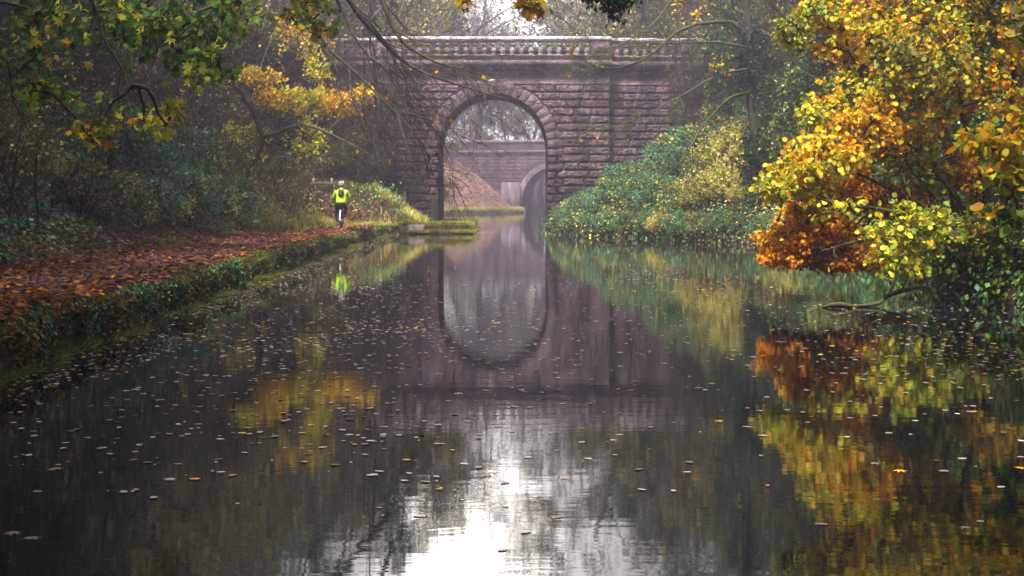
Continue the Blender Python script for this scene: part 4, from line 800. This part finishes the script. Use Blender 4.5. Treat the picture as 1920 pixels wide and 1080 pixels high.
# the big hazel and beech on the right
d = 21.
base = np.array(gl(1830, d+.5))
mktree('yellow_hazel', 'large hazel with yellow and lime round leaves arching over the water', 'tree', tuple(base),
  [([base+[0, 0, -.3], P(1790, 430, d), P(1740, 390, d-.3), P(1650, 345, d-.5), P(1560, 300, d-1), P(1490, 275, d-1)], .05, .008),
   ([base+[.1, 0, -.3], P(1800, 380, d), P(1710, 280, d), P(1630, 170, d), P(1580, 60, d), P(1550, -60, d)], .055, .012),
   ([base+[0, .1, -.3], P(1780, 445, d-.5), P(1690, 400, d-.7), P(1600, 385, d-1), P(1520, 370, d-1.2), P(1450, 340, d-1.2)], .045, .006),
   ([base+[.2, 0, -.3], P(1850, 350, d), P(1800, 200, d), P(1790, 60, d), P(1740, -120, d), P(1700, -300, d)], .07, .015),
   ([base+[.3, .2, -.3], P(1900, 330, d+.5), P(1900, 150, d+.5), P(1880, -100, d+1), P(1850, -350, d+1)], .07, .015),
   ([base+[-.1, -.2, -.3], P(1780, 470, d-.8), P(1700, 445, d-1), P(1620, 450, d-1.3), P(1540, 470, d-1.6)], .035, .006)],
  [(P(1495, 325, d-1.1), (.62, .6, .42), 83, 12, 0.084, [('lemon', 2), ('gold', 1.2), ('yg', .6)]), (P(1450, 355, d-1.2), (.3, .5, .22), 29, 9, 0.084, [('lemon', 1.3), ('yg', 1)]), (P(1560, 285, d-1), (.7, .6, .4), 81, 10, 0.080, [('gold', 1), ('lemon', 1), ('orange', .5)]),
   (P(1710, 425, d-1.6), (.8, .6, .45), 72, 10, 0.084, [('lemon', 1.3), ('yg', 1.5)]), (P(1690, 490, d-1.5), (.6, .6, .25), 54, 10, 0.080, [('lemon', 1), ('yg', 1)]), (P(1560, 395, d-1.2), (.6, .6, .35), 18, 10, 0.080, [('lemon', 1.2), ('yg', .8)]), (P(1600, 200, d), (.9, .8, .55), 108, 10, 0.080, [('lemon', 1), ('gold', 1), ('yg', .5)]), (P(1530, 210, d-.5), (.35, .5, .3), 27, 9, 0.080, [('yg', 1), ('lemon', 1)]),
   (P(1700, 190, d), (.9, .8, .8), 121, 10, 0.080, [('gold', 1), ('yg', 1)]), (P(1600, 60, d), (1., .9, .6), 148, 10, 0.080, [('lemon', 1), ('gold', 1.2)]), (P(1740, 60, d), (1., .9, .7), 148, 10, 0.080, [('gold', 1.2), ('yg', 1)]), (P(1530, 20, d), (.5, .8, .3), 48, 9, 0.080, [('lemon', 1), ('yg', .6)]),
   (P(1720, 310, d), (.8, .8, .6), 81, 9, 0.080, [('yg', 1), ('olive', .8), ('gold', .5)]), (P(1760, 450, d-.5), (.7, .8, .5), 67, 9, 0.080, [('yg', 1), ('green', 1)]), (P(1620, -100, d), (1.2, 1, .8), 148, 10, 0.088, [('gold', 1), ('lemon', 1)]), (P(1790, -120, d), (1.2, 1, .9), 135, 10, 0.088, [('gold', 1), ('yg', 1)]), (P(1700, -260, d), (1.4, 1, .9), 148, 10, 0.096, [('gold', 1), ('yg', 1)]),
   (P(1870, 330, d), (.8, .8, .7), 132, 11, 0.074, [('gold', 1), ('orange', .8), ('olive', .8)]), (P(1830, 440, d-.5), (.7, .8, .45), 84, 10, 0.074, [('olive', 1), ('yg', .7), ('rust', .5)]), (P(1900, 20, d), (1.0, .9, .8), 144, 10, 0.074, [('gold', 1), ('olive', 1), ('olive', .9)]), (P(1730, 120, d-.8), (1.0, .8, .8), 156, 10, 0.074, [('yg', 1), ('gold', 1), ('yg', .8), ('olive', .9)]), (P(1640, 240, d-.8), (.7, .6, .5), 96, 10, 0.074, [('gold', 1), ('orange', .8), ('lemon', .6)]), (P(1480, 60, d-.2), (.35, .6, .3), 43, 9, 0.074, [('yg', 1), ('yg', 1), ('olive', .9)]), (P(1850, 150, d), (.9, .9, .9), 121, 10, 0.080, [('gold', 1), ('orange', .6), ('yg', .7)])],
  [dict(n=6, length=1.0, ang=.6, wob=.25, rr=.4, rmin=.006), dict(n=4, length=.5, ang=.7, wob=.3, rmin=.004)], tm=ROUND, seed=67, bk='bark', droop=.35, upb=.55)
d = 23.
base = np.array(gl(1790, d+.3))
mktree('orange_beech', 'copper orange beech sweeping low over the water under the yellow hazel', 'tree', tuple(base),
  [([base+[0, 0, -.3], P(1740, 430, d), P(1650, 400, d), P(1570, 385, d-.5), P(1500, 400, d-.8), P(1450, 440, d-1)], .07, .008),
   ([base+[.1, 0, -.3], P(1740, 350, d), P(1660, 230, d+.3), P(1590, 130, d+.5), P(1540, 20, d+.5)], .07, .015),
   ([base+[-.1, 0, -.3], P(1720, 460, d-.5), P(1620, 450, d-.8), P(1530, 465, d-1), P(1450, 495, d-1.2)], .05, .006),
   ([base+[.2, 0, -.3], P(1780, 300, d), P(1760, 100, d+.5), P(1740, -150, d+1), P(1720, -330, d+1)], .08, .02)],
  [(P(1485, 450, d-2.6), (.58, .7, .24), 162, 17, 0.064, [('orange', 3), ('gold', .6)]), (P(1458, 485, d-2.7), (.33, .6, .13), 67, 16, 0.064, [('orange', 1)]), (P(1540, 440, d-2.6), (.6, .6, .22), 121, 16, 0.064, [('orange', 2), ('rust', .6)]), (P(1570, 490, d-2.5), (.8, .6, .15), 121, 16, 0.064, [('orange', 1.4), ('rust', 1)]),
   (P(1590, 350, d-1.8), (.75, .6, .40), 162, 16, 0.064, [('orange', 2), ('rust', .8), ('gold', .4)]), (P(1520, 290, d-1.8), (.5, .5, .25), 67, 13, 0.064, [('orange', 1.5), ('gold', 1)]), (P(1680, 270, d), (.9, .8, .5), 94, 13, 0.064, [('orange', 1), ('rust', 1), ('olive', .5)]), (P(1650, 110, d+.5), (1.1, .9, .7), 148, 13, 0.064, [('orange', 1), ('gold', 1)]),
   (P(1690, 10, d+.5), (1.2, .9, .6), 135, 13, 0.064, [('orange', 1.2), ('gold', .8)]), (P(1700, -140, d+.7), (1.3, 1, .8), 135, 12, 0.072, [('orange', 1), ('gold', 1)]), (P(1790, 320, d), (.8, .8, .5), 62, 10, 0.064, [('rust', 1), ('olive', 1)]), (P(1670, 500, d-.8), (.7, .7, .14), 48, 13, 0.060, [('rust', 1), ('orange', 1)]), (P(1500, 400, d-2.4), (.35, .5, .2), 60, 16, 0.057, [('orange', 1), ('gold', .5)]), (P(1560, 420, d-2.9), (.55, .4, .25), 70, 16, .06, [('orange', 1.5), ('gold', .6), ('rust', .5)]), (P(1640, 480, d-2.6), (.7, .5, .2), 132, 16, 0.057, [('orange', 1.5), ('rust', .5), ('gold', .6)]), (P(1680, 380, d-2), (.7, .5, .4), 108, 14, 0.057, [('orange', 1), ('rust', .6)]), (P(1600, -10, d+.5), (.8, .9, .4), 81, 12, 0.064, [('orange', 1), ('gold', 1)])],
  [dict(n=6, length=1.0, ang=.6, wob=.25, rr=.4, rmin=.006), dict(n=4, length=.5, ang=.7, wob=.3, rmin=.004)], tm=OVAL, seed=68, bk='bark', droop=.25, upb=.35)
d = 14.
base = np.array(gl(2300, d+1))
mktree('chestnut_sapling', 'young tree with long gold-green leaves at right edge of the picture', 'tree', tuple(base),
  [([base+[0, 0, -.3], P(2180, 430, d), P(2000, 300, d), P(1910, 260, d), P(1830, 250, d)], .04, .008), ([base+[0, 0, -.3], P(2080, 350, d), P(2020, 100, d), P(1980, -150, d)], .05, .01), ([base+[0, 0, -.3], P(2060, 420, d), P(1990, 380, d), P(1900, 360, d)], .03, .006)],
  [(P(1860, 262, d), (.36, .4, .17), 26, 7, .12, [('gold', 1.4), ('lemon', .8), ('yg', .8)]), (P(1900, 330, d), (.3, .4, .22), 26, 8, .12, [('yg', 1.4), ('lemon', .6), ('gold', .4)]), (P(1930, 230, d), (.3, .4, .2), 26, 8, .12, [('gold', .6), ('yg', 1)]), (P(1890, 400, d), (.25, .3, .15), 10, 6, .14, [('gold', 1), ('green', 1)]), (P(1960, 60, d), (.5, .5, .5), 30, 6, .15, [('olive', 1), ('gold', .6)])],
  [], tm=OVAL, seed=69, bk='bark', droop=.5, upb=.6)
# fallen branch in the water on the right
g = G(); pts = [P(1720, 560, 20.3), P(1665, 568, 19.9), P(1640, 578, 19.4), P(1560, 577, 19.3)]
pts = [np.array([q[0], q[1], z]) for q, z in zip(pts, (.22, .12, .03, .015))]; tubes(g, poly(pts, 12), np.linspace(.035, .02, 12), 6, (.5,)*3)
rng = np.random.RandomState(8); A_, B_ = spawn(rng, poly(pts, 12)[None], np.full((1, 12), .03), 7, .8, .7, bias=(0, 0, .03)); tubes(g, A_, B_, 4, (.5,)*3)
p0 = P(1572, 577, 19.2); tubes(g, poly([(p0[0]-.22, p0[1], .01), (p0[0], p0[1]-.02, .05), (p0[0]+.25, p0[1], .01)], 8), np.array([.01, .02, .03, .035, .035, .03, .02, .01]), 8, (.5,)*3)
tag(g.build('fallen_branch', 'bark', origin=(p0[0], p0[1], 0)), 'dark fallen branch half sunk in canal under the yellow hazel', 'branch')

# ------------------------------------------------------------------ ground cover
def scatter(name, n, ysmp, smin, smax, side, label, cat, mode, seed, size, pals, mt='litter', tm=KITE, hmax=.05, up=2., hp=None, cs=.5, yr=None, dens=None):
    rng = np.random.RandomState(seed); y = ysmp(rng, n); s = rng.uniform(smin, smax, n)
    x = xl(y)-s if side < 0 else xr(y)+s
    if dens is not None:
        k = rng.rand(n) < dens(x, y, s); x, y, s = x[k], y[k], s[k]
    n = len(x); z = H(x, y)
    e = .15; nx = -(H(x+e, y)-H(x-e, y))/(2*e); ny = -(H(x, y+e)-H(x, y-e))/(2*e); Nn = nrm(np.stack([nx, ny, np.ones(n)], -1))
    h = rng.rand(n)**1.5*hmax*(1 if hp is None else hp(x, y)); Pn = np.stack([x, y, z], -1)+Nn*(h[:, None]+.006)
    A = rng.randn(n, 3)*np.array([1, 1, .35]); A -= Nn*(A*Nn).sum(1, keepdims=True)*(.85)
    N2 = Nn*up+rng.randn(n, 3)*.6
    g = G(); leaves(g, Pn, A, N2, size*rng.uniform(.6, 1.3, n)*np.maximum(1, y/45.)**.5, tm, colour(rng, Pn, pals, cs, seed))
    return kind(g.build(name, mt), 'stuff', label, cat)
near = lambda a, b_, p=1.6: (lambda rng, n: a+(b_-a)*rng.rand(n)**p)
scatter('damp_leaves', 60000, near(24, 61.5, 1.2), .5, 4.8, -1, 'damp plum brown fallen leaves along the farther towpath', 'fallen leaves', 0, 70, .085, [('plum', 3), ('brown', 1), ('rust', .8), ('float', .2)], hmax=.06, tm=OVAL, dens=lambda x, y, s: np.where((s > 1.1) & (s < 2.2), .3, 1))
scatter('fallen_leaves', 80000, near(5, 61.5, 2.2), .12, 4.6, -1, 'carpet of rust and orange fallen leaves over the towpath', 'fallen leaves', 0, 71, .085, [('rust', 3), ('orange', .6), ('plum', 2.2), ('brown', 1.2)], hmax=.07, tm=OVAL,
        dens=lambda x, y, s: np.where(s < .35, .5, np.where((s > 1.0) & (s < 2.2), np.interp(y, [14, 32], [.9, .2]), 1)))
scatter('bank_ivy', 120000, near(6, 64, 1.25), 3.2, 13, -1, 'ivy, bramble and dead leaves covering the left slope', 'undergrowth', 0, 72, .095, [('blue', 2.2), ('green', 1.2), ('olive', 1.1), ('brown', .9), ('ivy', .5), ('pale', .3)], mt='ivy', hmax=.7, up=.8, hp=lambda x, y: vnoise(np.stack([x, y, x*0], -1), .8, 4)**2*sm((xl(y)-x-pw(y))/1.2)*1.4+.05, cs=.35,
        dens=lambda x, y, s: sm((s-pw(y))/1.0+.25))
scatter('waterside_fringe', 50000, near(12, 64, .8), -.1, 1.6, 1, 'leafy fringe trailing down to the water on the right', 'undergrowth', 0, 76, .09, [('green', 1), ('blue', 1.3), ('olive', 1), ('ivy', .7), ('pale', .4)], mt='ivy', hmax=.8, up=.5, cs=.5)
scatter('waterside_ivy', 70000, near(5, 64, 1.1), .0, 9, 1, 'ivy and bramble leaves covering the right bank', 'undergrowth', 0, 73, .09, [('ivy', 1.2), ('green', 1), ('blue', 1.2), ('olive', 1), ('brown', .5)], mt='ivy', hmax=.7, up=.8, hp=lambda x, y: vnoise(np.stack([x, y, x*0], -1), .8, 6)*1.2+.1, cs=.35)
scatter('slope_litter', 110000, near(120, 172, .5), .6, 15, -1, 'pinkish fallen leaves on misty slope beyond the arch', 'fallen leaves', 0, 74, .09, [('blush', 3), ('rust', .8), ('float', 1.), ('olive', .5)], hmax=.25, cs=1.5)
scatter('far_bank_plants', 22000, near(76, 200, 1.), .0, 14, 1, 'misty green plants on bank beyond the arch', 'undergrowth', 0, 75, .16, [('green', 1), ('blue', 1), ('olive', 1), ('pale', .5)], mt='ivy', hmax=.9, up=.6)
def verge(name, n, a, b_, s0, s1, label, seed, size, pals, side=-1, hang=.5, p=1.4):
    rng = np.random.RandomState(seed); y = a+(b_-a)*rng.rand(n)**p; s = rng.uniform(s0, s1, n)
    clump = vnoise(np.stack([s*0, y, y*0], -1), 1.1, seed)
    k = rng.rand(n) < .25+clump*.9; y, s, clump = y[k], s[k], clump[k]; n = len(y)
    x = xl(y)-s if side < 0 else xr(y)+s; z = np.maximum(H(x, y), .02)
    A = np.stack([(-side)*hang*rng.uniform(.1, 1.3, n)+.35*rng.randn(n), .45*rng.randn(n), rng.uniform(.3, 1.2, n)], -1)
    N2 = np.stack([np.full(n, side*-1.), .3*rng.randn(n), np.full(n, -.6)], -1)+.3*rng.randn(n, 3)
    g = G(); Pn = np.stack([x, y, z-.02], -1); leaves(g, Pn, A, N2, size*rng.uniform(.5, 1.3, n)*(.5+.8*clump), BLADE, colour(rng, Pn, pals, .8, seed))
    return kind(g.build(name, 'grass'), 'stuff', label, 'grass')
verge('verge_grass', 80000, 6, 61.3, -.08, .30, 'rough grass fringing the towpath edge along the water', 81, .12, [('olive', 1.4), ('pale', .3), ('green', 1.6), ('ivy', .8), ('brown', 1.2)])
scatter('edge_plants', 110000, near(6, 61, 1.5), -.08, .24, -1, 'small dark leaved plants hanging over the towpath edge', 'plants', 0, 82, .048, [('blue', .5), ('green', 1.2), ('ivy', 2), ('brown', 1.2), ('olive', .8)], mt='ivy', tm=OVAL, hmax=.10, up=.4, cs=2.2, dens=lambda x, y, s: vnoise(np.stack([x, y, x*0], -1), 1.2, 8)**1.2*1.6)
def grass_patch(name, n, a, b_, s0, s1, label, seed, size, pals, rngy=1.):
    rng = np.random.RandomState(seed); y = rng.uniform(a, b_, n); s = rng.uniform(s0, s1, n); x = xl(y)-s; ok = ~((y > YB-.1) & (x < ACX-AR+.05) & (y < YB+BD)); x, y = x[ok], y[ok]; n = len(x)
    Pn = np.stack([x, y, H(x, y)-.02], -1); A = np.stack([.5*rng.randn(n), .5*rng.randn(n), np.ones(n)], -1)
    g = G(); leaves(g, Pn, A, rng.randn(n, 3)+np.array([0, 0, -.3]), size*rng.uniform(.5, 1.3, n), BLADE, colour(rng, Pn, pals, .6, seed))
    return kind(g.build(name, 'grass'), 'stuff', label, 'grass')
grass_patch('landing_grass', 14000, 61.65, 72, .02, 2.2, 'bright short grass on narrow ledge running under the arch', 83, .13, [('yg', 1), ('pale', 1), ('green', .7)])
grass_patch('bank_grass', 26000, 46, 66, 2.2, 7.5, 'pale rough grass on the bank between cyclist and bridge', 84, .34, [('pale', 1.4), ('olive', 1.4), ('brown', .6), ('green', .5)])
grass_patch('corner_grass', 7000, 57, 62.2, .0, 3.2, 'green grass rounding the towpath corner before the bridge', 85, .2, [('yg', 1), ('pale', .9), ('green', 1)])
grass_patch('far_bank_grass', 14000, 150, 166, -.05, .9, 'pale grass strip along misty bank beyond the arch', 86, .35, [('pale', 1.6), ('yg', 1), ('olive', .5)])

def ledge_face():
    rng = np.random.RandomState(88); n = 9000; x = rng.uniform(-4.9, -1.6, n); y = rng.uniform(61.15, 61.95, n); y = np.where(x < -4.6, y-.2, y)
    e = rng.rand(n) < .12; x = np.where(e, rng.uniform(-1.85, -1.6, n), x); y = np.where(e, rng.uniform(61.6, 70, n), y)
    z = np.maximum(H(x, y), .05); Pn = np.stack([x, y, z], -1); A = np.stack([.4*rng.randn(n), -.5+.3*rng.randn(n), .55+.3*rng.rand(n)], -1)
    g = G(); leaves(g, Pn, A, rng.randn(n, 3)*.4+np.array([0, -.6, -.4]), .2*rng.uniform(.5, 1.2, n), BLADE, colour(rng, Pn, [('yg', 1), ('pale', 1.4), ('olive', 1), ('green', .6)], 1., 88))
    kind(g.build('ledge_grass', 'grass'), 'stuff', 'pale grass hanging over front of the ledge before the arch', 'grass')
ledge_face()
# ------------------------------------------------------------------ leaves afloat
rng = np.random.RandomState(91)
def afloat(n, a, b_, p):
    y = a*(b_/a)**(rng.rand(n)**p); x = rng.uniform(-.42, .42, n)*y
    x = np.where(rng.rand(n) < .18, xl(y)+np.abs(rng.randn(n))*.45, x)
    cl = vnoise(np.stack([x*.5, y*.35, x*0], -1), 1.0, 12)
    k = (x > xl(y)+.05) & (x < xr(y)-.05) & (rng.rand(n) < .10+1.3*cl**3); return x[k], y[k]
def float_mesh(x, y, size, name=None, tm=OVAL):
    n = len(x); Pn = np.stack([x, y, .004+.002*rng.rand(n)], -1); A = rng.randn(n, 3)*np.array([1, 1, .0]); N2 = np.array([0, 0, 1.])+rng.randn(n, 3)*np.array([.05, .05, 0])
    A[:, 2] = 0; c = colour(rng, Pn, [('float', 5), ('orange', .35), ('gold', .45), ('plum', .5), ('rust', .5)], 9., 5)
    g = G(); leaves(g, Pn, A, N2, size, tm, c); return g, Pn
x, y = afloat(110000, 6.5, 140, 1.); kk = rng.rand(len(x)) < sm((y-5.5)/20); x, y = x[kk], y[kk]; g, _ = float_mesh(x, y, .05*rng.uniform(.4, 1.3, len(x)), tm=FLATOVAL)
kind(g.build('floating_leaf_litter', 'float'), 'stuff', 'countless pale fallen leaves floating on the canal', 'fallen leaves')
lfp = []
for q in range(6):
    g = G(); tm = (FLATOVAL, FLATMAPLE)[q % 2]; v = [('float', 0), ('float', 1), ('float', 3), ('gold', 0), ('orange', 0), ('float', 2)][q]
    leaves(g, np.zeros((1, 3)), np.array([[1., 0, 0]]), np.array([[0, 0, 1.]]), .1, tm, np.array([PAL[v[0]][v[1]]])); me = g.build('floating_leaf', 'float'); lfp.append(me.data); bpy.data.objects.remove(me)
cand = []
while len(cand) < 170:
    yy = 5.3*(20/5.3)**(rng.rand()**.6); xx = rng.uniform(-.37, .37)*yy
    if xx > xl(yy)+.1: cand.append((xx, yy))
for xx, yy in cand:
    q = rng.choice(6, p=[.3, .14, .26, .08, .07, .15]); o = bpy.data.objects.new('floating_leaf', lfp[q]); col.objects.link(o)
    s = rng.uniform(.35, .8); o.location = (xx, yy, .003); o.rotation_euler = (0, 0, rng.uniform(0, 6.28)); o.scale = (s, s, s)
    tag(o, 'single pale fallen leaf lying flat on the dark water close to viewer', 'leaf', 'single leaves floating near the viewer')
for k_, o in D.items():
    if k_ not in USED:
        for c_ in list(o.children): bpy.data.objects.remove(c_)
        bpy.data.objects.remove(o)

# ------------------------------------------------------------------ air, sky, sun, camera
m, nt, out = mat('haze'); pv = nd(nt, 'VolumePrincipled'); pv.inputs['Density'].default_value = .0040; pv.inputs['Color'].default_value = (.83, .77, 1.0, 1); pv.inputs['Anisotropy'].default_value = .7
nt.links.new(pv.outputs[0], out.inputs['Volume']); M['haze'] = m
g = G(); box(g, -68, 68, -24, 312, -2, 50); o = g.build('haze', 'haze'); kind(o, 'stuff', 'pale lilac autumn mist filling the cutting', 'mist')
w = bpy.data.worlds.new('World'); bpy.context.scene.world = w; w.use_nodes = True; nt = w.node_tree; nt.nodes.clear()
SE, SA = R(60), R(-156.)
sun = Vector((math.sin(SA)*math.cos(SE), math.cos(SA)*math.cos(SE), math.sin(SE)))
sky = nd(nt, 'TexSky', sky_type='NISHITA', sun_disc=False, sun_elevation=SE, sun_rotation=SA, dust_density=3.)
bgd = nd(nt, 'Background', Strength=.06); out = nd(nt, 'OutputWorld')
tc = nd(nt, 'TexCoord'); dp = nd(nt, 'VectorMath', operation='DOT_PRODUCT'); gv = Vector((-.028, math.cos(R(13.2)), math.sin(R(13.2)))).normalized()
nt.links.new(tc.outputs['Generated'], dp.inputs[0]); dp.inputs[1].default_value = gv
mx_ = nd(nt, 'Math', operation='MAXIMUM'); nt.links.new(dp.outputs['Value'], mx_.inputs[0]); mx_.inputs[1].default_value = 0
p1 = nd(nt, 'Math', operation='POWER'); nt.links.new(mx_.outputs[0], p1.inputs[0]); p1.inputs[1].default_value = 800.
p2 = nd(nt, 'Math', operation='POWER'); nt.links.new(mx_.outputs[0], p2.inputs[0]); p2.inputs[1].default_value = 34.
bg2 = nd(nt, 'Background'); bg2.inputs['Color'].default_value = (1, .93, .84, 1)
ma = nd(nt, 'Math', operation='MULTIPLY_ADD'); nt.links.new(p1.outputs[0], ma.inputs[0]); ma.inputs[1].default_value = 7.; 
mb = nd(nt, 'Math', operation='MULTIPLY'); nt.links.new(p2.outputs[0], mb.inputs[0]); mb.inputs[1].default_value = 1.7; nt.links.new(mb.outputs[0], ma.inputs[2]); nt.links.new(ma.outputs[0], bg2.inputs['Strength'])
ads = nd(nt, 'AddShader'); nt.links.new(sky.outputs[0], bgd.inputs[0]); nt.links.new(bgd.outputs[0], ads.inputs[0]); nt.links.new(bg2.outputs[0], ads.inputs[1]); nt.links.new(ads.outputs[0], out.inputs[0])
sl = bpy.data.lights.new('sun', 'SUN'); sl.energy = 5.; sl.angle = R(8); sl.color = (1, .93, .82)
so = bpy.data.objects.new('sun', sl); col.objects.link(so); so.rotation_euler = (-sun).to_track_quat('-Z', 'Y').to_euler(); so.location = (0, 0, 30)
cam = bpy.data.cameras.new('camera'); co = bpy.data.objects.new('camera', cam); col.objects.link(co); co.location = (0, 0, CH); co.rotation_euler = (R(90), 0, 0)
cam.sensor_width = 36; cam.lens = F/1920*36; cam.shift_y = -(540-HY)/1920; cam.clip_end = 2000; cam.clip_start = .05
sc = bpy.context.scene; sc.camera = co
sc.view_settings.view_transform = 'Standard'; sc.view_settings.look = 'None'; sc.view_settings.exposure = 1.5; sc.view_settings.gamma = 1
sc.render.engine = 'CYCLES'; sc.cycles.max_bounces = 6; sc.cycles.diffuse_bounces = 2; sc.cycles.glossy_bounces = 3; sc.cycles.transmission_bounces = 3; sc.cycles.volume_bounces = 1; sc.cycles.transparent_max_bounces = 4
sc.cycles.use_denoising = True; sc.cycles.use_adaptive_sampling = True; sc.cycles.adaptive_threshold = .02
